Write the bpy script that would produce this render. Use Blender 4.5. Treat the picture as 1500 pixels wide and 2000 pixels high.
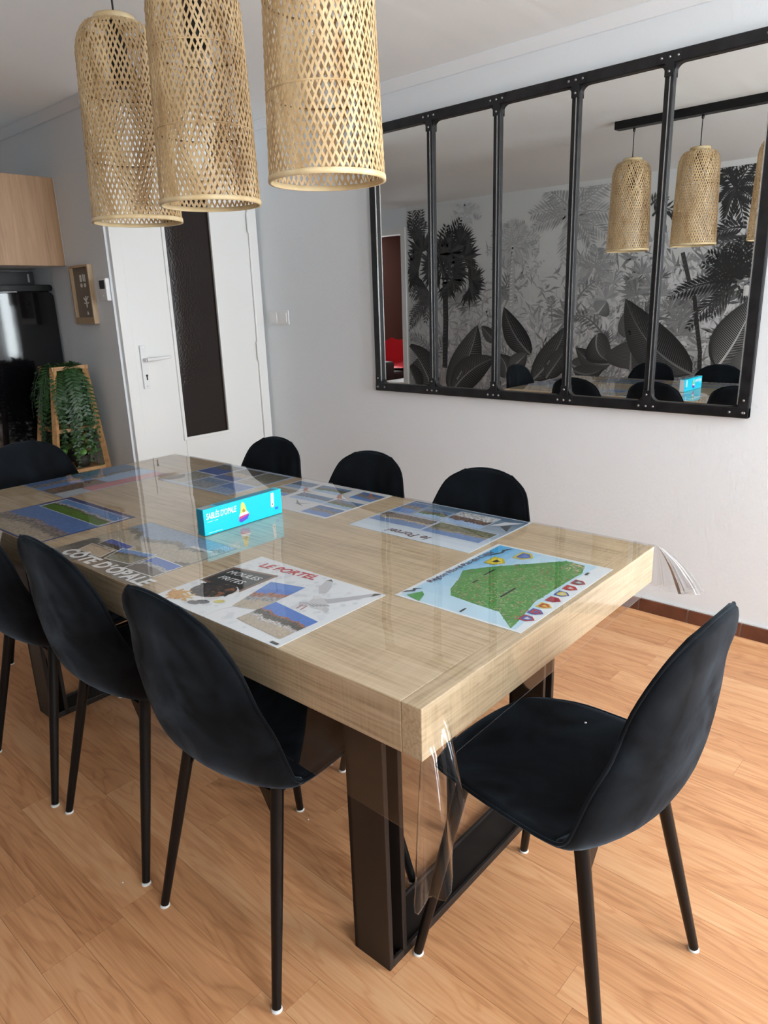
import bpy, bmesh, math, random
from mathutils import Vector, Matrix

for o in list(bpy.data.objects):
    bpy.data.objects.remove(o, do_unlink=True)
S = bpy.context.scene
C = S.collection
random.seed(7)
PI = math.pi

# ------------------------------------------------------------------ camera
def look_matrix(loc, yaw, pitch, roll):
    f = Vector((math.sin(yaw) * math.cos(pitch), math.cos(yaw) * math.cos(pitch), math.sin(pitch)))
    r = Vector((math.cos(yaw), -math.sin(yaw), 0))
    u = r.cross(f)
    r2 = r * math.cos(roll) + u * math.sin(roll)
    u2 = -r * math.sin(roll) + u * math.cos(roll)
    return Matrix(((r2.x, u2.x, -f.x, loc[0]), (r2.y, u2.y, -f.y, loc[1]), (r2.z, u2.z, -f.z, loc[2]), (0, 0, 0, 1)))

cd = bpy.data.cameras.new('camera')
cam = bpy.data.objects.new('camera', cd)
C.objects.link(cam)
cd.sensor_fit = 'VERTICAL'
cd.sensor_height = 24.0
cd.lens = 1403.4 * 24.0 / 2000.0
cd.clip_start = 0.02
cam.matrix_world = look_matrix((-0.7392, -0.6193, 1.3596), 0.8253, -0.2866, -0.0337)
S.camera = cam

# ------------------------------------------------------------------ sky and exposure
W = bpy.data.worlds.new('sky')
S.world = W
W.use_nodes = True
bg = W.node_tree.nodes['Background']
bg.inputs['Color'].default_value = (0.88, 0.95, 1.0, 1)
bg.inputs['Strength'].default_value = 9.0
S.view_settings.view_transform = 'Standard'
S.view_settings.look = 'None'
S.view_settings.gamma = 1.0
S.view_settings.use_curve_mapping = False
S.view_settings.exposure = 1.45
S.cycles.max_bounces = 8

# daylight enters through the two windows of the front wall (and one unseen, added to light the side room)
WIN = [(0.85, 2.02, 0.62, 2.22), (-1.05, -0.15, 0.80, 2.20)]
YF = -2.35
def portal(name, loc, rot, sx, sy):
    l = bpy.data.lights.new(name, 'AREA')
    l.shape = 'RECTANGLE'
    l.size = sx
    l.size_y = sy
    l.cycles.is_portal = True
    o = bpy.data.objects.new(name, l)
    C.objects.link(o)
    o.location = loc
    o.rotation_euler = rot
for (x0, x1, z0, z1) in WIN:
    portal('window_portal', ((x0 + x1) / 2, YF - 0.10, (z0 + z1) / 2), (PI / 2, 0, 0), x1 - x0, z1 - z0)
portal('window_portal', (-3.0, 7.56, 1.5), (-PI / 2, 0, 0), 1.6, 1.3)

# ------------------------------------------------------------------ helpers
def thing(name, label, cat, loc=(0, 0, 0), rz=0.0, group=None):
    o = bpy.data.objects.new(name, None)
    C.objects.link(o)
    o.empty_display_size = 0.05
    o.location = loc
    o.rotation_euler = (0, 0, rz)
    o['label'] = label
    o['category'] = cat
    if group:
        o['group'] = group
    return o

def copy_tree(o, parent=None):
    c = o.copy()
    C.objects.link(c)
    c.parent = parent
    for ch in list(o.children):
        copy_tree(ch, c)
    return c

class MB:
    """collects vertices and faces of one mesh"""
    def __init__(s):
        s.v = []; s.f = []; s.c = []; s.sm = []
    def add(s, vs, fs, col=None, smooth=False):
        n = len(s.v)
        s.v += [tuple(p) for p in vs]
        for f in fs:
            s.f.append(tuple(i + n for i in f))
            s.c.append(col)
            s.sm.append(smooth)
        return s
    def box(s, a, b, col=None):
        x0, y0, z0 = a; x1, y1, z1 = b
        v = [(x0, y0, z0), (x1, y0, z0), (x1, y1, z0), (x0, y1, z0), (x0, y0, z1), (x1, y0, z1), (x1, y1, z1), (x0, y1, z1)]
        return s.add(v, [(0, 3, 2, 1), (4, 5, 6, 7), (0, 1, 5, 4), (1, 2, 6, 5), (2, 3, 7, 6), (3, 0, 4, 7)], col)
    def tube(s, pts, rad, n=10, cap=True, closed=False, smooth=True):
        pts = [Vector(p) for p in pts]
        m = len(pts)
        if not hasattr(rad, '__len__'):
            rad = [rad] * m
        vs = []; prev = None
        for i, p in enumerate(pts):
            if closed:
                d = pts[(i + 1) % m] - pts[i - 1]
            else:
                d = pts[min(i + 1, m - 1)] - pts[max(i - 1, 0)]
            d.normalize()
            if prev is None:
                a = Vector((0, 0, 1)) if abs(d.z) < 0.9 else Vector((1, 0, 0))
                e1 = d.cross(a).normalized()
            else:
                e1 = (prev - d * prev.dot(d)).normalized()
            prev = e1
            e2 = d.cross(e1)
            for k in range(n):
                t = 2 * PI * k / n
                vs.append(p + (e1 * math.cos(t) + e2 * math.sin(t)) * rad[i])
        fs = []
        for i in range(m if closed else m - 1):
            j = (i + 1) % m
            for k in range(n):
                k2 = (k + 1) % n
                fs.append((i * n + k, i * n + k2, j * n + k2, j * n + k))
        s.add(vs, fs, None, smooth)
        if cap and not closed:
            s.add(vs[:n], [tuple(range(n - 1, -1, -1))])
            s.add(vs[-n:], [tuple(range(n))])
        return s
    def lathe(s, prof, n=24, c=(0, 0, 0), smooth=True):
        vs = []; fs = []
        for r, z in prof:
            for k in range(n):
                t = 2 * PI * k / n
                vs.append((c[0] + r * math.cos(t), c[1] + r * math.sin(t), c[2] + z))
        for i in range(len(prof) - 1):
            for k in range(n):
                k2 = (k + 1) % n
                fs.append((i * n + k, i * n + k2, (i + 1) * n + k2, (i + 1) * n + k))
        return s.add(vs, fs, None, smooth)
    def prism(s, poly, z0, z1, axes='xyz', col=None):
        """extrude a 2-D polygon; axes names which axis each of (u, v, extrusion) goes to"""
        n = len(poly); idx = ['xyz'.index(a) for a in axes]
        vs = []
        for z in (z0, z1):
            for u, v in poly:
                p = [0, 0, 0]
                p[idx[0]] = u; p[idx[1]] = v; p[idx[2]] = z
                vs.append(tuple(p))
        fs = [tuple(range(n - 1, -1, -1)), tuple(range(n, 2 * n))] + [(i, (i + 1) % n, n + (i + 1) % n, n + i) for i in range(n)]
        return s.add(vs, fs, col)
    def build(s, name, mat, parent=None, bevel=0.0, segs=2, fix=True):
        me = bpy.data.meshes.new(name)
        me.from_pydata(s.v, [], s.f)
        me.materials.append(mat)
        if any(c is not None for c in s.c):
            at = me.color_attributes.new('Col', 'FLOAT_COLOR', 'CORNER')
            k = 0
            for f, c in zip(s.f, s.c):
                c = c or (1, 1, 1)
                if not hasattr(c, '__len__'):
                    c = (c, c, c)
                for _ in f:
                    at.data[k].color = (c[0], c[1], c[2], 1)
                    k += 1
        me.polygons.foreach_set('use_smooth', s.sm)
        if fix:
            bm = bmesh.new(); bm.from_mesh(me)
            bmesh.ops.recalc_face_normals(bm, faces=bm.faces)
            bm.to_mesh(me); bm.free()
        o = bpy.data.objects.new(name, me)
        C.objects.link(o)
        if bevel:
            md = o.modifiers.new('bevel', 'BEVEL')
            md.width = bevel; md.segments = segs; md.limit_method = 'ANGLE'; md.angle_limit = 0.6
        if parent:
            o.parent = parent
        return o

def tag(o, label, cat, group=None):
    o['label'] = label; o['category'] = cat
    if group:
        o['group'] = group
    return o
def struct(o):
    o['kind'] = 'structure'
    return o
def catmull(pts, n):
    """n samples along a Catmull-Rom curve through tuples"""
    out = []; m = len(pts) - 1
    for i in range(n):
        t = i / (n - 1) * m; k = min(int(t), m - 1); t -= k
        p = [pts[max(k - 1, 0)], pts[k], pts[k + 1], pts[min(k + 2, m)]]
        out.append(tuple(0.5 * (2 * b + (c - a) * t + (2 * a - 5 * b + 4 * c - d) * t * t + (3 * b - a - 3 * c + d) * t ** 3) for a, b, c, d in zip(*p)))
    return out
def text_mesh(txt, size, mat, parent, matrix, name='lettering', shear=0.0, bold=0.0, spacing=1.0, extrude=0.0001, align='LEFT'):
    cu = bpy.data.curves.new(name, 'FONT')
    cu.body = txt; cu.size = size; cu.shear = shear; cu.offset = bold; cu.space_character = spacing; cu.extrude = extrude; cu.align_x = align
    cu.resolution_u = 3
    t = bpy.data.objects.new(name, cu); C.objects.link(t)
    me = bpy.data.meshes.new_from_object(t.evaluated_get(bpy.context.evaluated_depsgraph_get()))
    bpy.data.objects.remove(t, do_unlink=True); bpy.data.curves.remove(cu)
    me.name = name; me.materials.clear(); me.materials.append(mat)
    o = bpy.data.objects.new(name, me); C.objects.link(o)
    o.parent = parent
    o.matrix_local = matrix
    return o

# ------------------------------------------------------------------ materials
M = {}
def nodes(name):
    m = bpy.data.materials.new(name); m.use_nodes = True
    M[name] = m
    nt = m.node_tree
    return m, nt, nt.nodes['Principled BSDF']
def plain(name, col, rough=0.6, metal=0.0, spec=0.5, coat=0.0, bump=None, vary=None):
    m, nt, b = nodes(name)
    b.inputs['Base Color'].default_value = (*col, 1)
    b.inputs['Roughness'].default_value = rough
    b.inputs['Metallic'].default_value = metal
    b.inputs['Specular IOR Level'].default_value = spec
    b.inputs['Coat Weight'].default_value = coat
    if bump or vary:
        tc = nt.nodes.new('ShaderNodeTexCoord')
        mp = nt.nodes.new('ShaderNodeMapping')
        nt.links.new(tc.outputs['Object'], mp.inputs['Vector'])
        nz = nt.nodes.new('ShaderNodeTexNoise')
        nz.inputs['Detail'].default_value = 4
        sc = (bump or vary)[0]
        mp.inputs['Scale'].default_value = sc
        nz.inputs['Scale'].default_value = 1.0
        nt.links.new(mp.outputs[0], nz.inputs['Vector'])
        if bump:
            bp = nt.nodes.new('ShaderNodeBump')
            bp.inputs['Strength'].default_value = bump[1]
            bp.inputs['Distance'].default_value = bump[2]
            nt.links.new(nz.outputs['Fac'], bp.inputs['Height'])
            nt.links.new(bp.outputs[0], b.inputs['Normal'])
        if vary:
            rp = nt.nodes.new('ShaderNodeValToRGB')
            rp.color_ramp.elements[0].position = 0.3; rp.color_ramp.elements[1].position = 0.7
            rp.color_ramp.elements[0].color = (*vary[1], 1); rp.color_ramp.elements[1].color = (*vary[2], 1)
            nt.links.new(nz.outputs['Fac'], rp.inputs[0])
            nt.links.new(rp.outputs[0], b.inputs['Base Color'])
    return m

plain('wall', (0.785, 0.815, 0.84), 0.85, bump=((90, 90, 60), 0.5, 0.002))
plain('ceiling', (0.87, 0.905, 0.915), 0.85, bump=((1.5, 12, 4), 0.5, 0.006))
plain('white_paint', (0.82, 0.82, 0.80), 0.32)
plain('white_plastic', (0.80, 0.80, 0.80), 0.35)
plain('dark_plastic', (0.012, 0.012, 0.013), 0.3)
plain('white_felt', (0.75, 0.75, 0.72), 0.8)
plain('black_metal', (0.0035, 0.0035, 0.004), 0.36, spec=0.3)
plain('frame_metal', (0.02, 0.02, 0.021), 0.42, spec=0.4, vary=((25, 25, 25), (0.003, 0.003, 0.004), (0.015, 0.015, 0.017)))
plain('trim_metal', (0.60, 0.60, 0.60), 0.25, metal=0.8)
plain('rivet_metal', (0.35, 0.35, 0.36), 0.3, metal=0.9)
plain('table_steel', (0.018, 0.0135, 0.0115), 0.42, spec=0.35)
plain('mirror', (0.86, 0.875, 0.865), 0.0, metal=1.0)
plain('black_gloss', (0.004, 0.004, 0.005), 0.08, coat=0.3)
plain('grey_gloss', (0.05, 0.05, 0.055), 0.25)
plain('bamboo', (0.62, 0.42, 0.21), 0.45, vary=((30, 30, 8), (0.46, 0.29, 0.13), (0.74, 0.54, 0.30)))
plain('bamboo_pale', (0.78, 0.60, 0.34), 0.42, vary=((20, 20, 20), (0.68, 0.49, 0.25), (0.84, 0.68, 0.42)))
plain('bamboo_dark', (0.22, 0.13, 0.06), 0.5)
plain('cord', (0.006, 0.006, 0.006), 0.5)
plain('tile_brown', (0.14, 0.045, 0.025), 0.4, vary=((14, 14, 14), (0.10, 0.033, 0.018), (0.17, 0.058, 0.032)))
plain('grout', (0.55, 0.52, 0.50), 0.9)
plain('stand_wood', (0.42, 0.22, 0.09), 0.5, vary=((8, 60, 60), (0.32, 0.16, 0.06), (0.50, 0.28, 0.12)))
plain('frame_wood', (0.50, 0.36, 0.22), 0.5, vary=((60, 60, 10), (0.42, 0.29, 0.17), (0.58, 0.43, 0.28)))
plain('frame_back', (0.24, 0.20, 0.16), 0.7)
plain('ivory', (0.75, 0.72, 0.66), 0.6)
plain('leaf_dark', (0.020, 0.064, 0.014), 0.45)
plain('leaf_light', (0.10, 0.24, 0.04), 0.4)
plain('stem_green', (0.06, 0.09, 0.02), 0.6)
plain('pot_dark', (0.03, 0.025, 0.02), 0.6)
plain('red_room', (0.11, 0.045, 0.035), 0.8)
plain('red_cloth', (0.55, 0.01, 0.02), 0.5)
plain('sofa_dark', (0.03, 0.012, 0.012), 0.7)
plain('teal_card', (0.0, 0.50, 0.68), 0.35)
plain('teal_dark', (0.0, 0.20, 0.32), 0.4)
plain('white_card', (0.80, 0.80, 0.80), 0.35)
plain('red_ink', (0.55, 0.015, 0.02), 0.5)
plain('white_ink', (0.85, 0.85, 0.85), 0.5)
plain('dark_ink', (0.02, 0.02, 0.025), 0.5)
plain('plum_ink', (0.10, 0.02, 0.03), 0.5)

# flat print: the colour of each printed patch is stored on the mesh
def print_mat(name, rough):
    m, nt, b = nodes(name)
    a = nt.nodes.new('ShaderNodeVertexColor'); a.layer_name = 'Col'
    nt.links.new(a.outputs['Color'], b.inputs['Base Color'])
    b.inputs['Roughness'].default_value = rough
print_mat('print', 0.4)
print_mat('paper_print', 0.8)

def wood(name, axis, cols, grain=9.0, stretch=14.0, rough=0.45, ring=0.5, rand=0.0, saw=0.0, spec=0.5, fine=0.55, streak=0.75, freq=46.0):
    """long-grained board: axis is the grain direction (0 x, 1 y, 2 z)"""
    m, nt, b = nodes(name)
    L = nt.links.new; N = nt.nodes.new
    if rand:
        geo = N('ShaderNodeNewGeometry'); src = geo.outputs['Position']
        oi = N('ShaderNodeObjectInfo')
        mul = N('ShaderNodeMath'); mul.operation = 'MULTIPLY'; mul.inputs[1].default_value = 57.0
        L(oi.outputs['Random'], mul.inputs[0])
        cb = N('ShaderNodeCombineXYZ'); L(mul.outputs[0], cb.inputs[0]); L(mul.outputs[0], cb.inputs[1])
        va = N('ShaderNodeVectorMath'); L(src, va.inputs[0]); L(cb.outputs[0], va.inputs[1]); src = va.outputs[0]
    else:
        tc = N('ShaderNodeTexCoord'); src = tc.outputs['Object']
    def mapping(sc):
        mp = N('ShaderNodeMapping'); mp.inputs['Scale'].default_value = sc; L(src, mp.inputs['Vector']); return mp.outputs[0]
    def along(lo, hi):
        v = [hi, hi, hi]; v[axis] = lo; return tuple(v)
    n1 = N('ShaderNodeTexNoise'); n1.inputs['Scale'].default_value = 1.0; n1.inputs['Detail'].default_value = 3; n1.inputs['Distortion'].default_value = 0.6
    L(mapping(along(grain / stretch * 2.0, grain)), n1.inputs['Vector'])
    # rings: sine of a smooth stretched noise, gives cathedral figures
    mu = N('ShaderNodeMath'); mu.operation = 'MULTIPLY'; mu.inputs[1].default_value = freq; L(n1.outputs['Fac'], mu.inputs[0])
    si = N('ShaderNodeMath'); si.operation = 'SINE'; L(mu.outputs[0], si.inputs[0])
    n2 = N('ShaderNodeTexNoise'); n2.inputs['Scale'].default_value = 1.0; n2.inputs['Detail'].default_value = 5
    L(mapping(along(6.0, 170.0)), n2.inputs['Vector'])
    n3 = N('ShaderNodeTexNoise'); n3.inputs['Scale'].default_value = 1.0; n3.inputs['Detail'].default_value = 2
    L(mapping(along(1.6, 22.0)), n3.inputs['Vector'])
    def madd(a, k, c):
        q = N('ShaderNodeMath'); q.operation = 'MULTIPLY_ADD'; L(a, q.inputs[0]); q.inputs[1].default_value = k
        if hasattr(c, 'is_linked') or not isinstance(c, (int, float)):
            L(c, q.inputs[2])
        else:
            q.inputs[2].default_value = c
        return q.outputs[0]
    # sharpen the rings into thin dark lines
    up = madd(si.outputs[0], 0.5, 0.5)
    pw = N('ShaderNodeMath'); pw.operation = 'POWER'; L(up, pw.inputs[0]); pw.inputs[1].default_value = 4.0
    v = madd(pw.outputs[0], -0.22 * ring, 0.65 + 0.06 * ring - fine / 2 - streak / 2)
    v = madd(n2.outputs['Fac'], fine, v)
    v = madd(n3.outputs['Fac'], streak, v)
    if saw:
        n4 = N('ShaderNodeTexNoise'); n4.inputs['Scale'].default_value = 1.0; n4.inputs['Detail'].default_value = 1
        sc = [10.0, 10.0, 10.0]; sc[axis] = 160.0
        L(mapping(tuple(sc)), n4.inputs['Vector'])
        v = madd(n4.outputs['Fac'], saw, v)
        v = madd(v, 1.0, -saw * 0.5)
    if rand:
        v = madd(oi.outputs['Random'], rand, v)
        v = madd(v, 1.0, -rand * 0.5)
    rp = N('ShaderNodeValToRGB')
    el = rp.color_ramp.elements
    el[0].position = 0.38; el[0].color = (*cols[0], 1)
    el[1].position = 0.92; el[1].color = (*cols[-1], 1)
    if len(cols) > 2:
        e = el.new(0.65); e.color = (*cols[1], 1)
    L(v, rp.inputs[0]); L(rp.outputs[0], b.inputs['Base Color'])
    b.inputs['Roughness'].default_value = rough
    b.inputs['Specular IOR Level'].default_value = spec
    return m
OAK = [(0.33, 0.23, 0.13), (0.56, 0.425, 0.27), (0.71, 0.57, 0.395)]
wood('oak_y', 1, OAK, grain=5, stretch=16, saw=0.20, ring=0.22, fine=0.75, streak=0.42, freq=70)
wood('oak_x', 0, OAK, grain=6, stretch=9, saw=0.22, ring=0.25, fine=0.70, streak=0.30, freq=90)
wood('oak_cabinet', 2, [(0.32, 0.18, 0.09), (0.42, 0.25, 0.135), (0.50, 0.31, 0.18)], grain=6, ring=0.4)
wood('floor_plank', 1, [(0.40, 0.165, 0.068), (0.63, 0.305, 0.140), (0.76, 0.440, 0.230)], grain=9, stretch=13, rough=0.36, ring=0.5, rand=0.17, spec=0.4, fine=0.42, streak=0.36, freq=64.0)
plain('floor_joint', (0.34, 0.17, 0.08), 0.8)

def velvet():
    m, nt, b = nodes('velvet')
    L = nt.links.new; N = nt.nodes.new
    tc = N('ShaderNodeTexCoord')
    n = N('ShaderNodeTexNoise'); n.inputs['Scale'].default_value = 6; n.inputs['Detail'].default_value = 7; n.inputs['Distortion'].default_value = 1.2
    L(tc.outputs['Object'], n.inputs['Vector'])
    rp = N('ShaderNodeValToRGB')
    rp.color_ramp.elements[0].position = 0.35; rp.color_ramp.elements[0].color = (0.0016, 0.0021, 0.0032, 1)
    rp.color_ramp.elements[1].position = 0.72; rp.color_ramp.elements[1].color = (0.0078, 0.0106, 0.0146, 1)
    L(n.outputs['Fac'], rp.inputs[0]); L(rp.outputs[0], b.inputs['Base Color'])
    b.inputs['Roughness'].default_value = 0.9
    b.inputs['Specular IOR Level'].default_value = 0.15
    sh = N('ShaderNodeMath'); sh.operation = 'MULTIPLY_ADD'; sh.inputs[1].default_value = 0.75; sh.inputs[2].default_value = -0.22
    L(n.outputs['Fac'], sh.inputs[0]); L(sh.outputs[0], b.inputs['Sheen Weight'])
    b.inputs['Sheen Roughness'].default_value = 0.35
    b.inputs['Sheen Tint'].default_value = (0.55, 0.72, 0.9, 1)
    f = N('ShaderNodeTexNoise'); f.inputs['Scale'].default_value = 900
    L(tc.outputs['Object'], f.inputs['Vector'])
    bp = N('ShaderNodeBump'); bp.inputs['Strength'].default_value = 0.25; bp.inputs['Distance'].default_value = 0.001
    L(f.outputs['Fac'], bp.inputs['Height']); L(bp.outputs[0], b.inputs['Normal'])
velvet()

def clear_sheet(name, ior, tint, bump=0.0, rough=0.0):
    """thin clear sheet: passes light straight through, mirrors by Fresnel"""
    m = bpy.data.materials.new(name); m.use_nodes = True; M[name] = m
    nt = m.node_tree; nt.nodes.clear(); N = nt.nodes.new; L = nt.links.new
    out = N('ShaderNodeOutputMaterial'); mx = N('ShaderNodeMixShader'); tr = N('ShaderNodeBsdfTransparent'); gl = N('ShaderNodeBsdfGlossy')
    tr.inputs['Color'].default_value = (*tint, 1)
    gl.inputs['Roughness'].default_value = rough
    lw = N('ShaderNodeLayerWeight')           # same from both sides of the sheet
    mr = N('ShaderNodeMath'); mr.operation = 'POWER'; mr.inputs[1].default_value = 3.8
    inv = N('ShaderNodeMath'); inv.operation = 'MULTIPLY_ADD'; inv.inputs[1].default_value = 0.95; inv.inputs[2].default_value = ior
    lw.inputs['Blend'].default_value = 0.5
    L(lw.outputs['Facing'], mr.inputs[0]); L(mr.outputs[0], inv.inputs[0]); L(inv.outputs[0], mx.inputs[0])
    L(tr.outputs[0], mx.inputs[1]); L(gl.outputs[0], mx.inputs[2]); L(mx.outputs[0], out.inputs['Surface'])
    if bump:
        tc = N('ShaderNodeTexCoord'); nz = N('ShaderNodeTexNoise'); nz.inputs['Scale'].default_value = 5; nz.inputs['Detail'].default_value = 1
        L(tc.outputs['Object'], nz.inputs['Vector'])
        bp = N('ShaderNodeBump'); bp.inputs['Strength'].default_value = bump; bp.inputs['Distance'].default_value = 0.01
        L(nz.outputs['Fac'], bp.inputs['Height']); L(bp.outputs[0], gl.inputs['Normal'])
clear_sheet('clear_vinyl', 0.02, (0.98, 0.98, 0.98), 0.12)
clear_sheet('fold_vinyl', 0.055, (0.95, 0.95, 0.95), 0.0, 0.10)
clear_sheet('skirt_vinyl', 0.03, (0.97, 0.97, 0.97), 0.0, 0.05)
clear_sheet('clear_glass', 0.05, (1, 1, 1))

def door_glass():
    m, nt, b = nodes('door_glass')
    b.inputs['Base Color'].default_value = (0.016, 0.010, 0.008, 1)
    b.inputs['Roughness'].default_value = 0.22
    N = nt.nodes.new; L = nt.links.new
    tc = N('ShaderNodeTexCoord'); nz = N('ShaderNodeTexVoronoi'); nz.inputs['Scale'].default_value = 80
    L(tc.outputs['Object'], nz.inputs['Vector'])
    bp = N('ShaderNodeBump'); bp.inputs['Strength'].default_value = 0.22; bp.inputs['Distance'].default_value = 0.003
    L(nz.outputs['Distance'], bp.inputs['Height']); L(bp.outputs[0], b.inputs['Normal'])
door_glass()

# mural ground: pale grey mist with a darker undergrowth printed towards the skirting
def mural_ground():
    m, nt, b = nodes('mural_ground')
    N = nt.nodes.new; L = nt.links.new
    geo = N('ShaderNodeNewGeometry'); sp = N('ShaderNodeSeparateXYZ'); L(geo.outputs['Position'], sp.inputs[0])
    nz = N('ShaderNodeTexNoise'); nz.inputs['Scale'].default_value = 3.0; nz.inputs['Detail'].default_value = 7; nz.inputs['Distortion'].default_value = 1.5
    L(geo.outputs['Position'], nz.inputs['Vector'])
    mp = N('ShaderNodeMapRange'); mp.inputs[1].default_value = 0.4; mp.inputs[2].default_value = 1.9; mp.inputs[3].default_value = 0.55; mp.inputs[4].default_value = 0.0
    L(sp.outputs['Z'], mp.inputs[0])
    mu = N('ShaderNodeMath'); mu.operation = 'MULTIPLY'; L(mp.outputs[0], mu.inputs[0]); L(nz.outputs['Fac'], mu.inputs[1])
    rp = N('ShaderNodeValToRGB'); L(mu.outputs[0], rp.inputs[0])
    rp.color_ramp.elements[0].position = 0.0; rp.color_ramp.elements[0].color = (0.72, 0.73, 0.72, 1)
    rp.color_ramp.elements[1].position = 0.36; rp.color_ramp.elements[1].color = (0.34, 0.345, 0.35, 1)
    L(rp.outputs[0], b.inputs['Base Color'])
    b.inputs['Roughness'].default_value = 0.8
mural_ground()

# ================================================================== the setting
ZC = 2.349; XR = 2.16; YD = 3.02; XK = 1.19; XL = -1.58; YB = 5.9; T_ = 0.12
# floor: a dark joint bed with separate strips laid along y
fl = struct(MB().box((-4.5, YF - 0.14, -0.06), (XR + T_, 7.6, -0.009)).build('floor', M['floor_joint']))
pm = MB().box((0, 0, 0), (1, 1, 1)).build('plank', M['floor_plank'], fl).data
bpy.data.objects.remove(fl.children[0], do_unlink=True)
rnd = random.Random(3)
PW = 0.095; X0 = -0.374 - 4 * PW
rest = MB(); k = 0
x = X0
while x < XR - 0.001:
    x1 = min(x + PW, XR)
    y = -0.80 - rnd.random() * 0.5
    while y < 2.98:
        ln = rnd.choice([0.42, 0.55, 0.68, 0.9, 1.15])
        y1 = min(y + ln, YD)
        o = bpy.data.objects.new('plank', pm); C.objects.link(o); o.parent = fl
        o.location = (x, y, -0.0085); o.scale = (x1 - x - 0.0006, y1 - y - 0.0006, 0.0085)
        if abs(x + 0.374) < 0.01 and y < 0.76 < y1:
            o.scale = (x1 - x - 0.0006, 0.76 - y - 0.0006, 0.0085)
            o = bpy.data.objects.new('plank', pm); C.objects.link(o); o.parent = fl
            o.location = (x, 0.76, -0.0085); o.scale = (x1 - x - 0.0006, y1 - 0.76 - 0.0006, 0.0085)
        y = y1
    x = x1
# the strips nobody can tell apart from here: behind the camera and in the far room
x = -4.4
while x < XR - 0.001:
    x1 = min(x + PW, XR)
    inside = x >= X0 - 1e-6
    segs = [(YF, -1.32), (YD, 7.5)] if inside else [(YF, 2.4), (2.4, 7.5)]
    if x > XK:
        segs = segs[:1]
    for (a, b) in segs:
        y = a
        while y < b - 1e-6:
            y1 = min(y + rnd.choice([0.55, 0.7, 0.9, 1.2]), b)
            rest.box((x, y, -0.0085), (x1 - 0.0006, y1 - 0.0006, -0.0001))
            y = y1
    x = x1
ro = rest.build('plank_field', M['floor_plank'], fl); ro['kind'] = 'stuff'

struct(MB().box((-4.5, YF - 0.14, ZC), (XR + T_, 7.62, ZC + 0.1)).build('ceiling', M['ceiling']))
struct(MB().box((XR, YF - 0.14, 0), (XR + T_, YD + T_, ZC)).build('wall_right', M['wall']))
DX0, DX1, DZ = 1.215, 2.132, 2.085
struct(MB().box((XK, YD, 0), (DX0, YD + T_, ZC)).box((DX1, YD, 0), (XR, YD + T_, ZC)).box((DX0, YD, DZ), (DX1, YD + T_, ZC)).build('wall_back', M['wall']))
struct(MB().box((XK, YD + T_, 0), (XK + T_, YB + T_, ZC)).build('wall_kitchen', M['wall']))
struct(MB().box((XL - T_, YB, 0), (XK, YB + T_, ZC)).build('wall_rear', M['wall']))
OY0, OY1, OZ = 5.08, 5.74, 2.08
wl = struct(MB().box((XL - T_, YF - 0.14, 0), (XL, 5.0, ZC)).build('wall_left', M['mural_ground']))
struct(MB().box((XL - T_, 5.0, OZ), (XL, YB, ZC)).box((XL - T_, 5.0, 0), (XL, OY0, OZ)).box((XL - T_, OY1, 0), (XL, YB, OZ)).build('wall_opening', M['wall']))
struct(MB().box((XL - 0.13, 5.02, 0), (XL + 0.012, OY0 + 0.005, OZ + 0.06)).box((XL - 0.13, OY1 - 0.005, 0), (XL + 0.012, OY1 + 0.055, OZ + 0.06)).box((XL - 0.13, OY0 + 0.005, OZ - 0.005), (XL + 0.012, OY1 - 0.005, OZ + 0.06)).build('trim_opening', M['white_paint']))
# front wall with its two windows
fw = MB()
xs = [XL - T_, WIN[1][0], WIN[1][1], WIN[0][0], WIN[0][1], XR]
for i in (0, 2, 4):
    fw.box((xs[i], YF - 0.14, 0), (xs[i + 1], YF, ZC))
for (x0, x1, z0, z1) in WIN:
    fw.box((x0, YF - 0.14, 0), (x1, YF, z0)); fw.box((x0, YF - 0.14, z1), (x1, YF, ZC))
struct(fw.build('wall_front', M['wall']))
for n, (x0, x1, z0, z1) in enumerate(WIN):
    f = MB(); w = 0.05; xm = (x0 + x1) / 2
    for a, b in (((x0, z0), (x0 + w, z1)), ((x1 - w, z0), (x1, z1)), ((xm - w, z0), (xm + w, z1)), ((x0, z0), (x1, z0 + w)), ((x0, z1 - w), (x1, z1))):
        f.box((a[0], YF - 0.09, a[1]), (b[0], YF - 0.04, b[1]))
    wo = struct(f.build('window_%d' % (n + 1), M['white_paint']))
    for xa, xb in ((x0 + w, xm - w), (xm + w, x1 - w)):
        MB().box((xa, YF - 0.068, z0 + w), (xb, YF - 0.064, z1 - w)).build('pane', M['clear_glass'], wo)
    MB().box((x0 - 0.03, YF - 0.04, z0 - 0.025), (x1 + 0.03, YF + 0.05, z0)).build('sill', M['white_paint'], wo)
# the small red side room beyond the opening
struct(MB().box((-4.5, 4.2, 0), (-4.4, 7.5, ZC)).build('wall_side_left', M['red_room']))
struct(MB().box((-4.4, 4.1, 0), (XL - T_, 4.2, ZC)).build('wall_side_front', M['red_room']))
struct(MB().box((XL - T_, YB + T_, 0), (XL, 7.6, ZC)).build('wall_side_right', M['red_room']))
struct(MB().box((-4.5, 7.5, 0), (-3.8, 7.6, ZC)).box((-2.2, 7.5, 0), (XL - T_, 7.6, ZC)).box((-3.8, 7.5, 0), (-2.2, 7.6, 0.85)).box((-3.8, 7.5, 2.15), (-2.2, 7.6, ZC)).build('wall_side_back', M['red_room']))
w3 = struct(MB().box((-3.8, 7.52, 0.85), (-3.74, 7.57, 2.15)).box((-2.26, 7.52, 0.85), (-2.2, 7.57, 2.15)).box((-3.8, 7.52, 0.85), (-2.2, 7.57, 0.91)).box((-3.8, 7.52, 2.09), (-2.2, 7.57, 2.15)).build('window_3', M['white_paint']))  # unseen window, added to let light into the side room
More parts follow.
